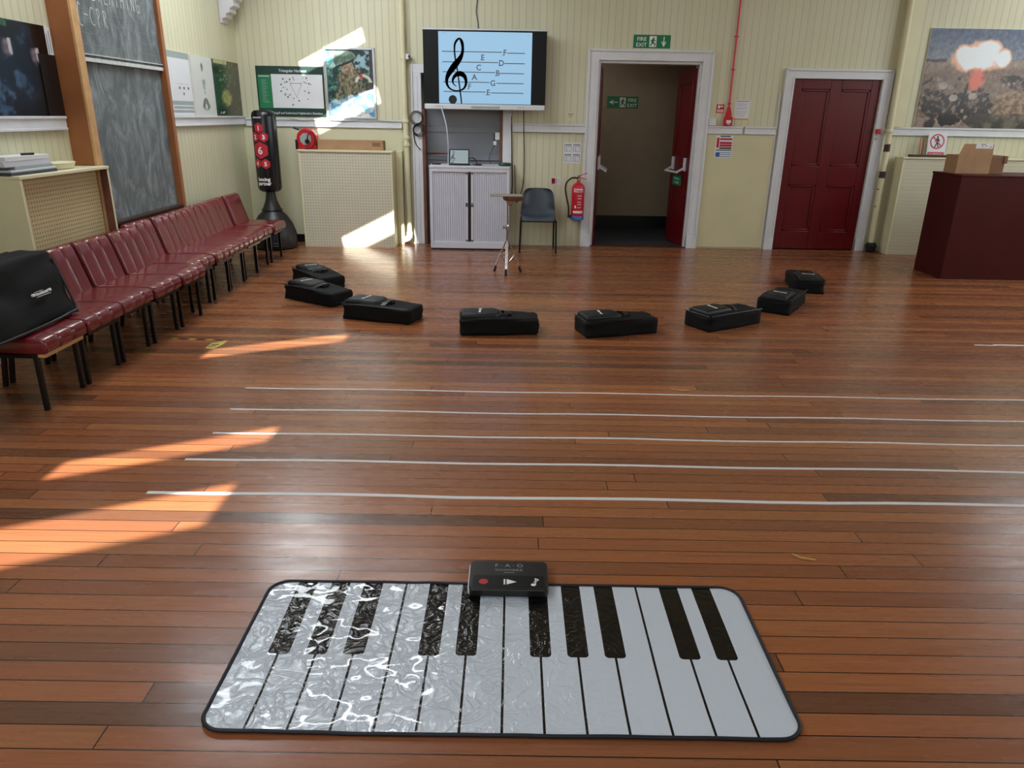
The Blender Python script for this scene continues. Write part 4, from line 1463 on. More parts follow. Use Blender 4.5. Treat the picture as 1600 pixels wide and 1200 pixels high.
cable('charging_cable', 'thin black charging cable curling from the tablet', [(-.565, 9.69, 1.14), (-.52, 9.70, 1.15), (-.48, 9.72, 1.12), (-.47, 9.74, 1.075), (-.52, 9.76, CZ + .006), (-.45, 9.78, CZ + .006), (-.40, 9.76, CZ + .006)], .005)
tag(obj('charger_plug', MB().box(-.48, -.41, 9.70, 9.74, CZ, CZ + .022), 'black', bevel=.006), 'small black adaptor on the cabinet beside the tablet', 'adaptor')
tag(obj('loose_paper', MB().add([(-.40, 9.68, CZ + .001), (-.17, 9.66, CZ + .001), (-.15, 9.86, CZ + .003), (-.37, 9.88, CZ + .002)], [(0, 1, 2, 3)]).add(
    [(-.40, 9.68, CZ + .0035), (-.17, 9.66, CZ + .0035), (-.15, 9.86, CZ + .0055), (-.37, 9.88, CZ + .0045)], [(0, 1, 2, 3)]), 'paper'), 'white sheets lying on the grey cabinet between tablet and green case', 'paper')
g = MB().lathe([(.05, 0), (.075, .004), (.08, .022), (.07, .038), (.03, .042)], (0, 0, 0), 26)
g.v = [(-.11 + p_[0] * 1.05, 9.72 + p_[1] * .8, CZ + .001 + p_[2]) for p_ in g.v]
tag(obj('round_case', g, 'leafgreen'), 'dark green round case on the right end of the grey cabinet', 'case')
tag(obj('remote_control', MB().box(-1.04, -.93, 9.74, 9.78, CZ + .0, CZ + .02), 'black', bevel=.004), 'small black remote on the left end of the grey cabinet', 'remote')
tag(obj('tray_sheet', MB().box(-1.055, -.84, 9.615, 9.70, CZ + .0005, CZ + .004), 'dispwhite'), 'thin pale sheet overhanging the left front of the grey cabinet', 'sheet')
pl = thing('mains_socket', 'white socket with hanging plug on the right side of the recess', 'socket', (-.20, D, 1.36))
obj('socket_box', MB().box(-.245, -.186, D - .03, D + .03, 1.36, 1.45), 'white', pl, bevel=.004)
obj('plug_top', MB().box(-.265, -.225, D - .07, D - .03, 1.295, 1.345), 'white', pl, bevel=.006)
obj('plug_lead', MB().tube(catmull([(-.25, D - .05, 1.30), (-.29, D - .07, 1.22), (-.315, D - .10, 1.14), (-.30, D - .13, CZ + .01)], 6), .006, 6), 'black', pl)
obj('switch_block', MB().box(-.262, -.245, D - .028, D + .02, 1.34, 1.44), 'black', pl)

# ------------------------------------------------------------------ percussion stand
st = thing('percussion_stand', 'chrome tripod stand with a small flat wooden top before the cabinet', 'stand', (-.06, 8.15, 0))
hub = Vector((-.055, 8.14, .36))
feet = [Vector((-.195, 8.225, 0)), Vector((-.065, 7.99, 0)), Vector((.10, 8.215, 0))]
g = MB().tube([(-.055, 8.14, .10), (-.055, 8.14, .52)], .014, 12).tube([(-.055, 8.14, .50), (-.055, 8.14, .80)], .010, 12)
g.lathe([(.016, 0), (.02, .01), (.02, .05), (.014, .06)], (-.055, 8.14, .48), 12)
obj('pole', g, 'chrome', st)
obj('wing_bolt', MB().tube([(-.09, 8.12, .505), (-.055, 8.14, .505)], .007).box(-.105, -.085, 8.11, 8.125, .495, .525), 'chrome', st)
for f in feet:
    d_ = (f - Vector((hub.x, hub.y, 0)))
    top = hub + d_ * .08
    kn = Vector((hub.x, hub.y, 0)) + d_ * .92 + Vector((0, 0, .06))
    lg = MB()
    for o_ in (-.007, .007):
        side = Vector((-d_.y, d_.x, 0)).normalized() * o_
        lg.tube([top + side, kn + side], .0045, 8)
    br_ = Vector((hub.x, hub.y, .10)) + d_ * .05
    lg.tube([br_, hub + (kn - hub) * .55], .005, 8)
    L_ = obj('leg', lg, 'chrome', st)
    obj('rubber_foot', MB().tube([kn + Vector((0, 0, .012)), kn - Vector((0, 0, .02)), Vector((f.x, f.y, .012)), Vector((f.x, f.y, 0))], [.010, .014, .015, .014], 12), 'rubber', L_)
M['grey_board'] = pm('weathered_plywood', '#8b8173', 0.6, var=.15)
g = MB().box(-.245, .10, 8.03, 8.27, .845, .853)
obj('top_board', g, 'grey_board', st, bevel=.002)
obj('pad_base', MB().lathe([(.03, -.03), (.105, -.022), (.115, .0), (.115, .022), (.09, .024)], (.005, 8.14, .82), 28), 'brown_wood', st)
obj('top_bracket', MB().lathe([(.012, -.06), (.03, -.03), (.04, 0.02)], (-.04, 8.14, .80), 14), 'chrome', st)

# ------------------------------------------------------------------ grey plastic chair
pc = thing('plastic_chair', 'grey moulded plastic chair with black legs against the far wall', 'chair', (.33, 9.62, 0))


def shell():
    # seat/back profile (y towards wall, z), front edge first
    prof = [(9.44, .405, .20), (9.45, .43, .215), (9.50, .435, .225), (9.60, .42, .23), (9.70, .415, .23), (9.78, .425, .228), (9.83, .46, .225), (9.86, .53, .222), (9.885, .62, .215), (9.905, .70, .20), (9.915, .755, .18), (9.918, .778, .155)]
    prof = [(b, c_, a) for a, b, c_ in [(p_[0], p_[1], p_[2]) for p_ in prof] for b, c_, a in [(a, b, c_)]]
    vs, fs = [], []
    nu = 12
    P = catmull([(a, b, c_) for a, b, c_ in [(9.44, .400, .195), (9.455, .432, .212), (9.52, .436, .222), (9.62, .420, .23), (9.72, .415, .23), (9.80, .435, .228), (9.845, .50, .225), (9.87, .58, .22), (9.89, .66, .21), (9.905, .72, .198), (9.912, .76, .17), (9.914, .777, .13)]], 3)
    for y_, z_, hw in P:
        for i in range(nu + 1):
            s_ = -1 + 2 * i / nu
            back = sm(.44, .60, z_)
            curl = abs(s_) ** 4
            vs.append((.33 + s_ * hw, y_ - curl * .05 * back - .03 * (s_ * s_) * back, z_ + curl * .03 * (1 - back) * sm(9.44, 9.5, y_)))
    n_ = len(P)
    for j in range(n_ - 1):
        for i in range(nu):
            a = j * (nu + 1) + i
            fs.append((a, a + 1, a + nu + 2, a + nu + 1))
    return MB().add(vs, fs)


o = obj('seat_shell', shell(), 'seatgrey', pc, smooth=60)
sd = o.modifiers.new('solid', 'SOLIDIFY')
sd.thickness = .008
ss = o.modifiers.new('sub', 'SUBSURF')
ss.levels = ss.render_levels = 1
for s_ in (-1, 1):
    obj('leg', MB().tube([(.33 + s_ * .235, 9.45, 0), (.33 + s_ * .225, 9.48, .40)], .012, 10).lathe([(.014, 0), (.014, .02)], (.33 + s_ * .235, 9.45, 0), 10), 'frame', pc)
    obj('leg', MB().tube([(.33 + s_ * .225, 9.93, 0), (.33 + s_ * .215, 9.84, .41)], .012, 10), 'frame', pc)
    obj('side_rail', MB().tube([(.33 + s_ * .225, 9.47, .40), (.33 + s_ * .215, 9.84, .405)], .011, 10), 'frame', pc)
obj('cross_rail', MB().tube([(.33 - .225, 9.48, .398), (.33 + .225, 9.48, .398)], .011, 10), 'frame', pc)

# ------------------------------------------------------------------ fire extinguisher
fe = thing('fire_extinguisher', 'red water fire extinguisher hung left of the open double door', 'fire extinguisher', (.86, D - .10, .38))
EX, EY = .86, D - .105
g = MB().lathe([(.06, .0), (.082, .01), (.086, .04), (.086, .40), (.078, .435), (.05, .46), (.025, .475), (.022, .49)], (EX, EY, .375), 32)
obj('cylinder', g, 'redpl', fe)
obj('base_band', MB().lathe([(.07, -.004), (.088, .0), (.0885, .045), (.0865, .048)], (EX, EY, .372), 32), 'blue', fe)
g = MB().lathe([(.022, 0), (.024, .02), (.018, .05), (.02, .06)], (EX, EY, .862), 14)
obj('valve', g, 'chrome', fe)
g = MB().hexa([(EX, EY - .012, .905), (EX + .10, EY - .012, .888), (EX + .10, EY + .012, .888), (EX, EY + .012, .905)], [(EX, EY - .012, .915), (EX + .10, EY - .012, .897), (EX + .10, EY + .012, .897), (EX, EY + .012, .915)])
g.hexa([(EX - .01, EY - .012, .925), (EX + .11, EY - .012, .965), (EX + .11, EY + .012, .965), (EX - .01, EY + .012, .925)], [(EX - .01, EY - .012, .933), (EX + .11, EY - .012, .973), (EX + .11, EY + .012, .973), (EX - .01, EY + .012, .933)])
g.box(EX - .015, EX + .015, EY - .012, EY + .012, .90, .933)
obj('squeeze_handle', g, 'redpl', fe, bevel=.002)
g = MB().tube(catmull([(EX - .02, EY - .01, .905), (EX - .09, EY - .02, .905), (EX - .155, EY - .02, .85), (EX - .17, EY - .02, .76), (EX - .145, EY - .02, .64), (EX - .12, EY - .02, .53), (EX - .115, EY - .02, .41)], 8), .011, 10)
obj('hose', g, 'black', fe)
obj('hose_clip', MB().box(EX - .13, EX - .08, EY - .04, EY, .395, .43), 'black', fe, bevel=.003)


def wrap(g, cx, cyy, r, a0, a1, z0, z1, mi=0, seg=10):
    """patch on a cylinder facing -y; a in radians, 0 = straight to the room"""
    pts = [(cx + r * math.sin(a0 + (a1 - a0) * i / seg), cyy - r * math.cos(a0 + (a1 - a0) * i / seg)) for i in range(seg + 1)]
    vs = [(x, y_, z0) for x, y_ in pts] + [(x, y_, z1) for x, y_ in pts]
    g.add(vs, [(i, i + 1, seg + 2 + i, seg + 1 + i) for i in range(seg)], mi)


g = MB()
wrap(g, EX, EY, .0868, -.75, .75, .73, .775)
wrap(g, EX, EY, .0868, -.8, .8, .46, .49)
for z in (.68, .645, .60, .57, .53):
    wrap(g, EX, EY, .0868, -.1, .5, z, z + .008)
wrap(g, EX, EY, .0868, -.55, -.3, .525, .56)
obj('label_band', g, 'paper', fe, smooth=0)
g = MB(Matrix(((1, 0, 0, EX), (0, 0, -1, EY - .0875), (0, 1, 0, 0), (0, 0, 0, 1))))
g.text('Water', .042, 0, .737, .002, 0, bold=.001)
obj('lettering', g, 'hexred', fe, smooth=0)
obj('wall_bracket', MB().box(EX - .03, EX + .03, EY + .08, D, .70, .80), 'frame', fe)

# ------------------------------------------------------------------ punch bag
pb = thing('punch_bag', 'black free-standing punch bag with red numbered hexagons in the corner', 'punch bag', (-3.07, 9.55, 0))
BX, BY = -3.075, 9.55
g = MB().lathe([(.25, 0), (.275, .02), (.285, .10), (.275, .20), (.24, .31), (.18, .41), (.125, .46), (.115, .49)], (BX, BY, 0), 40)
bo = obj('filled_base', g, 'base_black', pb)
g = MB()
for i in range(5):
    g.tube([(BX + (.287 - .004 * i) * math.cos(a_ * 2 * PI / 32), BY + (.287 - .004 * i) * math.sin(a_ * 2 * PI / 32), .06 + .03 * i) for a_ in range(25, 31)], .005, 6)
g.lathe([(.128, 0), (.132, .008), (.128, .016)], (BX, BY, .475), 32)
g.tube([(BX + .06, BY - .20, .36), (BX + .066, BY - .22, .355)], .022, 12)
obj('base_rib', g, 'black', bo)
obj('neck', MB().lathe([(.125, .48), (.10, .53), (.072, .60), (.058, .68), (.055, .74)], (BX, BY, 0), 28), 'base_black', pb)
R_ = .145
g = MB().lathe([(.06, .705), (.10, .708), (.13, .725), (R_, .76), (R_ + .002, 1.2), (R_, 1.60), (.135, 1.645), (.11, 1.668), (.06, 1.676)], (BX, BY, 0), 40)
co = obj('padded_column', g, 'bagblack', pb)
PBT = Matrix.Translation((BX, BY, 0))
CA = -.14        # hexes turned slightly to the left


def cyl_pts(poly, r):
    return [(BX + r * math.sin(CA + x / R_), BY - r * math.cos(CA + x / R_), z) for x, z in poly]


def hexa_on(g, x, z, rad):
    n = 8
    # fan of small triangles so the patch follows the curve
    ring = []
    for k_ in range(6):
        a0, a1 = PI / 2 + k_ * PI / 3, PI / 2 + (k_ + 1) * PI / 3
        for q in range(4):
            f = q / 4
            ring.append((x + rad * (math.cos(a0) * (1 - f) + math.cos(a1) * f), z + rad * (math.sin(a0) * (1 - f) + math.sin(a1) * f)))
    r2_ = [[(x + (p_[0] - x) * s_, z + (p_[1] - z) * s_) for p_ in ring] for s_ in (1, .66, .33)]
    vs = sum((cyl_pts(r_, R_ + .0035) for r_ in r2_), []) + cyl_pts([(x, z)], R_ + .0035)
    k_ = len(ring)
    fs = []
    for j in range(2):
        fs += [(j * k_ + i, j * k_ + (i + 1) % k_, (j + 1) * k_ + (i + 1) % k_, (j + 1) * k_ + i) for i in range(k_)]
    fs += [(2 * k_ + i, 2 * k_ + (i + 1) % k_, 3 * k_) for i in range(k_)]
    g.add(vs, fs)


def text_on(g, txt, size, x, z, bold=.0, sx=1.0):
    t = MB()
    t.text(txt, size, 0, 0, 0, 0, bold=bold, sx=sx)
    vs = cyl_pts([(x + p_[0], z + p_[1]) for p_ in t.v], R_ + .006)
    g.add(vs, t.f)


g = MB()
hexes = ((-.01, 1.47, .062, '1'), (-.065, 1.365, .060, '2'), (.043, 1.365, .060, '3'), (-.012, 1.21, .105, '6'), (-.066, 1.055, .058, '4'), (.04, 1.05, .060, '5'))
for x, z, r_, ch in hexes:
    hexa_on(g, x, z, r_)
obj('hexagon_target', g, 'hexred', co, smooth=0)
g = MB()
for x, z, r_, ch in hexes:
    text_on(g, ch, r_ * 1.15, x, z - r_ * .42, .003)
text_on(g, 'GALLANT', .026, -.02, 1.58, .0006)
text_on(g, 'boxing', .062, .0, .845, .002, .9)
text_on(g, 'partner', .062, .0, .795, .002, .9)
obj('lettering', g, 'mark', co, smooth=0)

# ------------------------------------------------------------------ dark red box and carton
rb = thing('red_box', 'large dark red painted box on the floor at the right edge', 'box', (5.8, 8.5, 0))
obj('box_body', MB().box(4.852, 6.75, 8.215, 8.80, 0, 1.118), 'red_box', rb, bevel=.004)
obj('box_top', MB().box(4.845, 6.757, 8.208, 8.807, 1.118, 1.138), 'red_box', rb, bevel=.004)
kb = thing('cardboard_carton', 'open brown cardboard carton on top of the dark red box', 'box', (5.1, 8.5, 1.138))
obj('carton_body', MB().box(4.885, 5.255, 8.42, 8.66, 1.1385, 1.335), 'cardboard', kb, bevel=.002)
g = MB().hexa([(4.885, 8.418, 1.33), (5.255, 8.418, 1.33), (5.255, 8.424, 1.33), (4.885, 8.424, 1.33)], [(4.925, 8.418, 1.452), (5.245, 8.418, 1.452), (5.245, 8.424, 1.452), (4.925, 8.424, 1.452)])
obj('raised_flap', g, 'cardboard', kb)
g = MB().box(5.257, 5.42, 8.44, 8.66, 1.1385, 1.325).box(5.40, 5.44, 8.43, 8.67, 1.25, 1.33)
obj('side_tray', g, 'dkcard', kb, bevel=.002)
obj('address_label', MB().box(5.05, 5.235, 8.415, 8.418, 1.405, 1.46), 'paper', kb)
g = MB(back_at(8.415))
for u, v, wd in ((5.10, 1.445, .05), (5.11, 1.425, .02), (5.15, 1.43, .02), (5.20, 1.42, .02)):
    g.rect(u, u + wd, v, v + .006, 0, .001)
obj('label_print', g, 'ink', kb, smooth=0)

# ------------------------------------------------------------------ burgundy chairs
def cushion(outline, w0, w1, seams, pinch=.006, rnd=.012, where=None):
    """loft an outline (x,z) along y with pinched ends and shallow seams"""
    cxm = sum(p_[0] for p_ in outline) / len(outline)
    czm = sum(p_[1] for p_ in outline) / len(outline)

    def ring(y_, d_, seam=False):
        out = []
        for i, (x, z) in enumerate(outline):
            a, b = Vector(outline[i - 1]), Vector(outline[(i + 1) % len(outline)])
            t = (b - a).normalized()
            n_ = Vector((t.y, -t.x))
            if n_.dot(Vector((x - cxm, z - czm))) < 0:
                n_ = -n_
            e_ = d_ if (where is None or d_ > 1 or not seam or where(x)) else 0
            out.append((x - n_.x * e_, y_, z - n_.y * e_))
        return out
    st_ = [(w0, rnd), (w0 + .004, rnd * .45), (w0 + .012, 0)]
    edges = [w0] + list(seams) + [w1]
    for k_, (a, b) in enumerate(zip(edges, edges[1:])):
        if k_:
            st_ += [(a - .002, pinch * 1.0, True), (a, pinch * 1.5, True), (a + .002, pinch * 1.0, True)]
        for q in range(1, 8):
            t_ = -1 + q / 4
            st_.append((a + (b - a) * q / 8, pinch * .55 * abs(t_) ** 3, True))
    st_ += [(w1 - .012, 0), (w1 - .004, rnd * .45), (w1, rnd)]
    st_.sort(key=lambda q: q[0])
    return MB().loft([ring(*q) for q in st_])


def chair(plain=False):
    r = thing('padded_chair', '', 'chair')
    hw = .212
    seat = [(-.008, .345), (.008, .355), (.012, .395), (.004, .424), (-.014, .437), (-.10, .442), (-.25, .440), (-.40, .436), (-.455, .432), (-.465, .40), (-.455, .362), (-.30, .352), (-.12, .344)]
    obj('seat', cushion(seat, -hw, hw, [] if plain else (-.07, .07), .005, where=lambda x: x > -.05), 'vinyl', r, smooth=70)
    back = [(-.415, .42), (-.43, .45), (-.462, .56), (-.492, .66), (-.515, .725), (-.53, .745), (-.56, .752), (-.585, .742), (-.588, .72), (-.575, .66), (-.545, .54), (-.515, .44), (-.50, .40), (-.44, .395)]
    obj('backrest', cushion(back, -hw, hw, [] if plain else (-.07, .07), .0045), 'vinyl', r, smooth=70)
    for s_ in (-1, 1):
        y_ = s_ * .188
        obj('leg', MB().bar((-.072, y_, .355), (-.072, y_, 0), .026), 'frame', r, bevel=.002)
        obj('leg', MB().bar((-.50, y_, .40), (-.56, y_, 0), .026), 'frame', r, bevel=.002)
        obj('side_rail', MB().bar((-.072, y_, .335), (-.52, y_, .335), .022, .04), 'frame', r, bevel=.002)
    obj('seat_rail', MB().box(-.085, -.012, -hw + .02, hw - .02, .322, .345), 'pale_wood', r, bevel=.002)
    obj('cross_rail', MB().bar((-.30, -.188, .33), (-.30, .188, .33), .022), 'frame', r, bevel=.002)
    return r


seats = [(3.93, 4.36, -2.625), (4.37, 4.81, -2.625), (4.82, 5.25, -2.625), (5.27, 5.70, -2.612), (5.73, 6.15, -2.60), (6.19, 6.60, -2.70), (6.65, 7.08, -2.69), (7.10, 7.54, -2.705),
         (7.57, 7.98, -2.715), (7.99, 8.42, -2.74), (8.50, 8.93, -2.735)]
labels = ['burgundy vinyl chair at the near end of the row, under the big black bag',
          'second burgundy chair of the row, its back half hidden by the black bag',
          'third burgundy chair of the row, first with its whole backrest in view',
          'fourth burgundy chair, in front of the pegboard radiator cover',
          'fifth burgundy chair, in front of the blackboard post',
          'sixth burgundy chair, set back from the fifth, in front of the blackboard',
          'seventh burgundy chair, in front of the middle of the blackboard',
          'eighth burgundy chair, at the far edge of the blackboard',
          'ninth burgundy chair, just past the blackboard under the white poster',
          'tenth burgundy chair, last but one before the punch bag',
          'burgundy chair at the far end of the row, plain backed beside the punch bag']
proto = chair()
plain = chair(True)
dark_rail = [c_ for c_ in proto.children if c_.name.startswith('seat_rail')][0].data.copy()
dark_rail.materials[0] = M['frame']
for i, (y0, y1, x) in enumerate(seats):
    if i == 0:
        o = proto
    elif i == 10:
        o = plain
    else:
        o = copy_tree(proto)
    if i:
        for ch in o.children:
            if ch.name.startswith('seat_rail'):
                ch.data = dark_rail
    o.location = (x, (y0 + y1) / 2, 0)
    o.scale = (1, 1, 1)
    o.rotation_euler = (0, 0, random.uniform(-.008, .008))
    tag(o, labels[i], 'chair', 'burgundy padded chairs along the left wall')

# big black bag on the first two chairs
bgx = thing('carry_bag', 'large black padded carry bag leaning on the nearest burgundy chairs', 'bag', (-2.9, 4.1, .445))


def soft(cx, sx_, cyy, sy_, z0, z1, lean, n=10, seed=0.0, amp=.012, taper=.06):
    vs, fs = [], []
    bm = bmesh.new()
    bmesh.ops.create_cube(bm, size=2)
    bmesh.ops.subdivide_edges(bm, edges=bm.edges, cuts=n, use_grid_fill=True)
    for v in bm.verts:
        p_ = v.co.copy()
        q = Vector((p_.x, p_.y, p_.z))
        r_ = .18
        # round the edges
        for a, b in ((0, 1), (1, 2), (0, 2)):
            m_ = max(0, abs(q[a]) - (1 - r_)), max(0, abs(q[b]) - (1 - r_))
            l_ = math.hypot(*m_)
            if l_ > r_:
                q[a] = math.copysign(1 - r_ + m_[0] * r_ / l_, q[a])
                q[b] = math.copysign(1 - r_ + m_[1] * r_ / l_, q[b])
        nn = noise.fractal(Vector((p_.x * 1.1 + seed, p_.y * 2.2, p_.z * 1.6)), 1, 2, 3) * amp
        f = (q.z + 1) / 2
        v.co = (cx + q.x * sx_ * (1 - .25 * f) - lean * f + nn, cyy + q.y * sy_ * (1 - taper * f) + nn * .5, z0 + f * (z1 - z0) + (nn * .8 if f > .15 else 0))
    vs = [tuple(v.co) for v in bm.verts]
    bm.verts.index_update()
    fs = [tuple(v.index for v in f.verts) for f in bm.faces]
    bm.free()
    return MB().add(vs, fs)


g = soft(-2.87, .14, 3.93, .60, .446, .835, .12, 12, 3.0, .02, -.06)
bd = obj('bag_body', g, 'fabric', bgx, smooth=80)
g = MB().tube(catmull([(-2.745, 3.45, .47), (-2.728, 3.9, .462), (-2.735, 4.40, .465), (-2.76, 4.51, .50), (-2.86, 4.535, .78)], 8), .008, 8)
obj('piping', g, 'black', bd)
TB = Matrix.Translation((-2.785, 4.24, .63)) @ Matrix.Rotation(math.radians(-17), 4, 'Y') @ Matrix(((0, 0, 1, 0), (1, 0, 0, 0), (0, 1, 0, 0), (0, 0, 0, 1)))
g = MB(TB)
g.disc(-.075, 0, .009, .0, .012, 0, 12).disc(.085, .0, .009, 0, .012, 0, 12)
for i in range(7):
    g.rect(-.055 + i * .017, -.044 + i * .017, -.009, .006 - .002 * (i % 3), 0, .012)
g.rect(-.05, .075, -.019, -.016, 0, .012).rect(-.05, .02, .011, .013, 0, .012)
obj('logo_mark', g, 'mark', bd, smooth=0)

# ------------------------------------------------------------------ black gig bags in an arc
def gig_bag():
    r = thing('instrument_bag', '', 'bag')
    # body: local x along the length, pocket end at -x
    n = 9
    bm = bmesh.new()
    bmesh.ops.create_cube(bm, size=2)
    bmesh.ops.subdivide_edges(bm, edges=bm.edges, cuts=n, use_grid_fill=True)
    for v in bm.verts:
        p_ = v.co.copy()
        q = p_.copy()
        r_ = .13
        for a, b in ((0, 1), (1, 2), (0, 2)):
            m_ = max(0, abs(q[a]) - (1 - r_)), max(0, abs(q[b]) - (1 - r_))
            l_ = math.hypot(*m_)
            if l_ > r_:
                q[a] = math.copysign(1 - r_ + m_[0] * r_ / l_, q[a])
                q[b] = math.copysign(1 - r_ + m_[1] * r_ / l_, q[b])
        nn = noise.fractal(Vector((p_.x * 2.2, p_.y * 1.7, p_.z * 1.4 + 5)), 1, 2, 3) * .007
        f = (q.z + 1) / 2
        sag = -.012 * (1 - abs(q.x)) * f
        wid = .152 - .012 * sm(-.2, 1, q.x)
        zz = f * (.138 + .014 * math.cos(q.x * 3.2 + .4)) + sag
        v.co = (q.x * .318 + nn, q.y * wid + nn, max(0, zz + (nn if f > .2 else 0)))
    bm.verts.index_update()
    g = MB().add([tuple(v.co) for v in bm.verts], [tuple(v.index for v in f.verts) for f in bm.faces])
    bm.free()
    b = obj('bag_body', g, 'fabric', r, smooth=75)
    # raised pocket with a rounded far edge
    out = [(-.305, -.105), (-.02, -.105), (.015, -.06), (.02, 0), (.015, .06), (-.02, .105), (-.305, .105)]
    rings = []
    for z, s_ in ((.120, 1.0), (.146, 1.0), (.164, .93), (.170, .80), (.172, .4)):
        rings.append([(-.15 + (x + .15) * s_, y_ * s_, z - .10 * max(0, x * s_ + .02) - .02 * max(0, -.24 - x)) for x, y_ in out])
    pk = obj('front_pocket', MB().loft(rings), 'pocket', r, bevel=.004, smooth=60)
    g = MB()
    g.tube([(x, y_, .152 - .10 * max(0, x + .02) - .02 * max(0, -.24 - x)) for x, y_ in out], .0035, 6)
    obj('zip', g, 'dkgrey', pk)
    g = MB().tube([(-.318, y_ * .144, .132) for y_ in (-1, 1)], .004, 6)
    g.tube([(x * .30, -.151 + .006 * max(0, x), .134) for x in (-1, -.5, 0, .5, 1)], .004, 6)
    obj('piping', g, 'black', b)
    # carry handle strap folded over the middle
    g = MB()
    pts = [(.03, -.12, .118), (.055, -.06, .150), (.065, 0, .160), (.055, .06, .150), (.03, .12, .118)]
    for (a, b_) in zip(pts, pts[1:]):
        g.hexa([(a[0] - .02, a[1], a[2]), (a[0] + .02, a[1], a[2] - .004), (b_[0] + .02, b_[1], b_[2] - .004), (b_[0] - .02, b_[1], b_[2])],
               [(a[0] - .02, a[1], a[2] + .006), (a[0] + .02, a[1], a[2] + .002), (b_[0] + .02, b_[1], b_[2] + .002), (b_[0] - .02, b_[1], b_[2] + .006)])
    g.box(.05, .10, -.03, .03, .128, .148)
    obj('carry_strap', g, 'frame', r, smooth=60)
    g = MB()
    for i, (a, wd) in enumerate(((-.055, .016), (-.03, .010), (-.005, .012), (.02, .008), (.045, .014))):
        g.rect(-.165 + .004 * i, -.165 + .004 * i + wd, a - .011, a + .010, .1722, .1732)
    g.ribbon([(-.175, -.06), (-.15, -.03), (-.16, .03), (-.145, .06)], .005, .1722, .1734)
    obj('logo_mark', g, 'mark', pk, smooth=0)
    return r


gb = gig_bag()
arc = [(-1.985, 7.442, -50, 'black instrument bag at the far left end of the arc'),
       (-1.807, 6.742, -34.4, 'black instrument bag second from the left end of the arc'),
       (-1.10, 6.135, -18, 'black instrument bag third in the arc, right of the left pair'),
       (-.10, 5.80, 5, 'black instrument bag at the bottom of the arc, below the percussion stand'),
       (.866, 5.834, 16.5, 'black instrument bag right of the bottom one, in front of the open double door'),
       (1.828, 6.117, 30.6, 'black instrument bag third from the right end of the arc'),
       (2.56, 6.767, 55.5, 'black instrument bag second from the right end of the arc'),
       (3.09, 7.66, 80, 'black instrument bag at the far right end of the arc')]
for i, (x, y_, a, lab) in enumerate(arc):
    o = gb if i == 0 else copy_tree(gb)
    o.location = (x, y_, 0)
    o.rotation_euler = (0, 0, math.radians(a))
    tag(o, lab, 'bag', 'black instrument bags laid out in an arc')

# ------------------------------------------------------------------ floor tapes
tapes = [(-1.685, 4.375, .016, 'farthest of the five long white tape lines on the floor'),
         (-1.653, 4.02, .017, 'second farthest of the five long white tape lines'),
         (-1.623, 3.675, .018, 'middle one of the five long white tape lines'),
         (-1.636, 3.347, .020, 'second nearest of the five long white tape lines'),
         (-1.665, 2.997, .024, 'nearest of the five long white tape lines, closest to the piano mat')]
for x, y_, wd, lab in tapes:
    pts, k_ = [], 24
    g = MB()
    top = [(x + (5.2 - x) * i / k_, y_ + .006 * math.sin(i * 1.3 + x * 9) + .004 * noise.noise(Vector((i * .7, y_ * 5, 0)))) for i in range(k_ + 1)]
    g.ribbon(top, wd, 0.0, .0015)
    tag(obj('floor_tape', g, 'tape', smooth=0), lab, 'tape', 'five white staff lines taped on the floor')
g = MB().ribbon([(3.86, 5.615), (4.4, 5.605), (5.2, 5.60)], .03, 0, .0015).ribbon([(3.70, 5.605), (3.87, 5.60)], .02, 0, .0014)
tag(obj('floor_tape', g, 'tape', smooth=0), 'short white tape line at the right edge, far from the other lines', 'tape')
hz = thing('hazard_tape', 'torn yellow and black hazard tape scraps on the floor beside the chairs', 'tape', (-2.35, 5.3, 0))
g = MB()
for i in range(6):
    g.ribbon([(-2.62 + i * .07, 5.425 - .004 * i), (-2.57 + i * .07, 5.42 - .004 * i)], .02, 0, .0015, i % 2)
obj('tape_strip', g, ['ytape', 'black'], hz, smooth=0)
g = MB().ribbon([(-2.18, 5.39), (-2.22, 5.30), (-2.235, 5.18)], [.02, .10, .07], 0, .0015, 0)
g.ribbon([(-2.25, 5.27), (-2.20, 5.285)], .02, .0015, .0022, 1).ribbon([(-2.26, 5.23), (-2.21, 5.245)], .015, .0015, .0022, 1)
obj('tape_patch', g, ['ytape', 'black'], hz, smooth=0)
tag(obj('straw', MB().tube([(1.158, 2.562, .004), (1.185, 2.535, .004), (1.238, 2.520, .004)], [.003, .005, .004], 6), 'straw'), 'bent piece of dry straw on the floor behind the mat', 'straw')
tag(obj('straw', MB().tube([(1.05, 4.46, .004), (1.12, 4.445, .004), (1.16, 4.44, .004)], [.003, .006, .003], 6), 'straw'), 'small straw scrap beyond the farthest white tape line', 'straw')

# ------------------------------------------------------------------ piano mat
W, DD = 1.735, .716
mt_ = thing('piano_mat', 'giant vinyl floor piano mat with printed black and white keys', 'piano mat', (-.007, 1.964, 0), -.0)
M['keys'] = mat_print(W, DD)


def rr_clip(x, y_, hw, hh, r_):
    """pull a grid point into a rounded rectangle"""
    qx, qy = abs(x) - (hw - r_), abs(y_) - (hh - r_)
    if qx > 0 and qy > 0:
        l_ = math.hypot(qx, qy)
        mx_ = max(qx, qy)
        k_ = mx_ / l_ if l_ > 0 else 1
        return math.copysign(hw - r_ + qx * k_, x), math.copysign(hh - r_ + qy * k_, y_)
    return x, y_


def mat_z(x, y_):
    a = noise.fractal(Vector((x * 3.2, y_ * 3.2, 1.7)), 1, 2, 4)
    b = noise.noise(Vector((x * 9, y_ * 5, 6.1)))
    left = sm(.5, -.5, x)
    edge = sm(-.25, -.36, y_)
    return .006 + (.0022 + .0030 * left) * a + .0012 * b * left + edge * .003 * (1 + noise.noise(Vector((x * 6, 0, 3))))


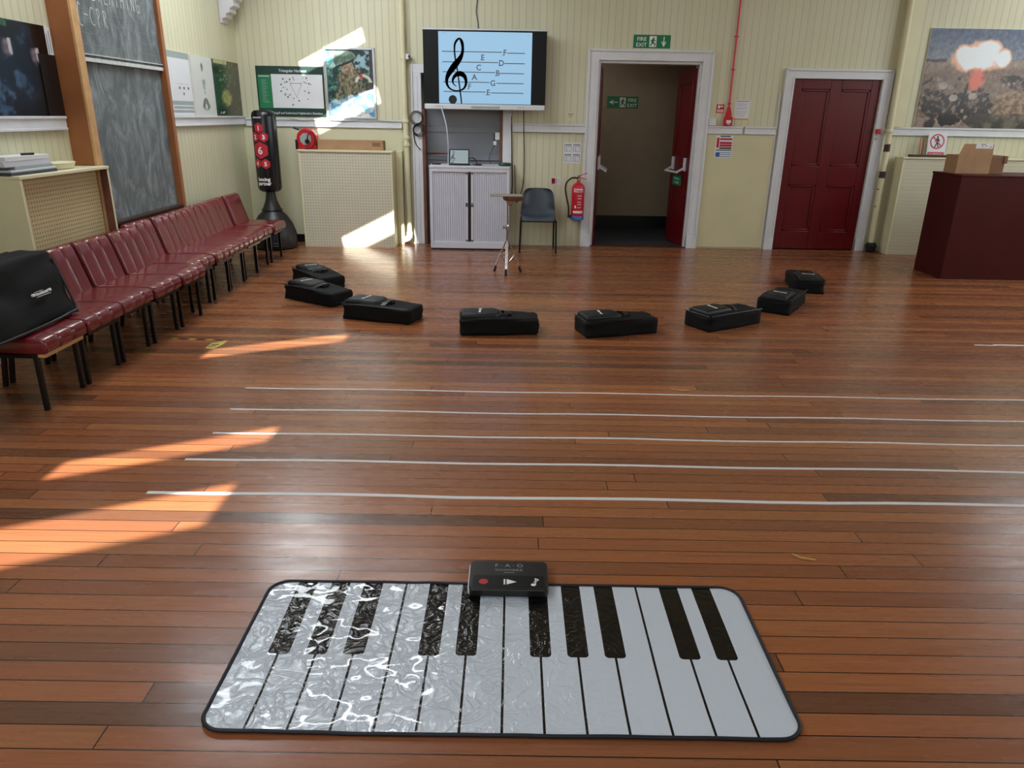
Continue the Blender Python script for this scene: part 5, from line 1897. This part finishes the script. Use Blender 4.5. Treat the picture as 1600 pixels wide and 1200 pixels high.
nx, ny = 240, 100
vs, fs = [], []
xs_ = sorted(set([round(-W / 2 + W * i / nx, 5) for i in range(nx + 1)]))
for j in range(ny + 1):
    for x in xs_:
        y_ = -DD / 2 + DD * j / ny
        px, py = rr_clip(x, y_, W / 2, DD / 2, .07)
        vs.append((px - .007, py + 1.964, max(.002, mat_z(px, py))))
k_ = len(xs_)
for j in range(ny):
    for i in range(k_ - 1):
        fs.append((j * k_ + i, j * k_ + i + 1, (j + 1) * k_ + i + 1, (j + 1) * k_ + i))
obj('printed_sheet', MB().add(vs, fs), 'keys', mt_, smooth=80)
rim = []
hw, hh, r_ = W / 2, DD / 2, .07
for cx_, cy2, a0 in ((hw - r_, hh - r_, 0), (-hw + r_, hh - r_, PI / 2), (-hw + r_, -hh + r_, PI), (hw - r_, -hh + r_, 3 * PI / 2)):
    for q in range(9):
        a = a0 + q * PI / 16
        rim.append((cx_ + r_ * math.cos(a), cy2 + r_ * math.sin(a)))
dense = []
for i in range(len(rim)):
    a, b = rim[i], rim[(i + 1) % len(rim)]
    n_ = max(1, int(math.hypot(b[0] - a[0], b[1] - a[1]) / .03))
    dense += [(a[0] + (b[0] - a[0]) * q / n_, a[1] + (b[1] - a[1]) * q / n_) for q in range(n_)]
g = MB().tube([(x - .007, y_ + 1.964, max(.0062, mat_z(x, y_))) for x, y_ in dense], .006, 8, closed=True)
obj('binding', g, 'navy', mt_, smooth=60)

# sound module clipped to the back edge
sm_ = thing('sound_module', 'black control module with red dot clipped to the piano mat', 'control module', (.012, 2.33, 0.014))
ZB = .014


def rrect(x0, x1, y0, y1, r_, n=6):
    out = []
    for cx_, cy2, a0 in ((x1 - r_, y1 - r_, 0), (x0 + r_, y1 - r_, PI / 2), (x0 + r_, y0 + r_, PI), (x1 - r_, y0 + r_, 3 * PI / 2)):
        out += [(cx_ + r_ * math.cos(a0 + q * PI / 2 / n), cy2 + r_ * math.sin(a0 + q * PI / 2 / n)) for q in range(n + 1)]
    return out


obj('lower_shell', MB().prism(rrect(-.1425, .148, 2.238, 2.41, .02), ZB, ZB + .026), 'dispwhite', sm_, bevel=.003)
obj('upper_shell', MB().prism(rrect(-.138, .154, 2.232, 2.415, .02), ZB + .001, ZB + .034), 'black', sm_, bevel=.005)
ZT = ZB + .0342
TM = Matrix.Translation((0, 0, ZT))
obj('control_strip', MB(TM).rect(-.125, .14, 2.245, 2.318, 0, .0006), 'bezel', sm_)
g = MB(TM).disc(-.085, 2.278, .017, .0006, .0012, 0, 20, ry=.016)
obj('record_button', g, 'hexred', sm_, smooth=0)
g = MB(TM).rect(-.011, -.005, 2.262, 2.294, .0006, .0012).prism([(.0, 2.262), (.0, 2.294), (.036, 2.278)], .0006, .0012)
obj('play_symbol', g, 'mark', sm_, smooth=0)
g = MB(TM).disc(.098, 2.262, .009, .0006, .0012, 0, 14, ry=.008).ribbon([(.106, 2.262), (.106, 2.300)], .004, .0006, .0012).ribbon([(.104, 2.300), (.118, 2.290)], .007, .0006, .0012)
g.ribbon([(.1, 2.278), (.112, 2.284)], .005, .0006, .0012)
obj('note_symbol', g, 'mark', sm_, smooth=0)
g = MB(TM).text('F · A · O', .03, .008, 2.372, .0006, 0).text('SCHWARZ', .018, .008, 2.347, .0006, 0, sx=1.2).rect(-.012, .03, 2.336, 2.338, 0, .0006)
obj('lettering', g, 'greyprint', sm_, smooth=0)
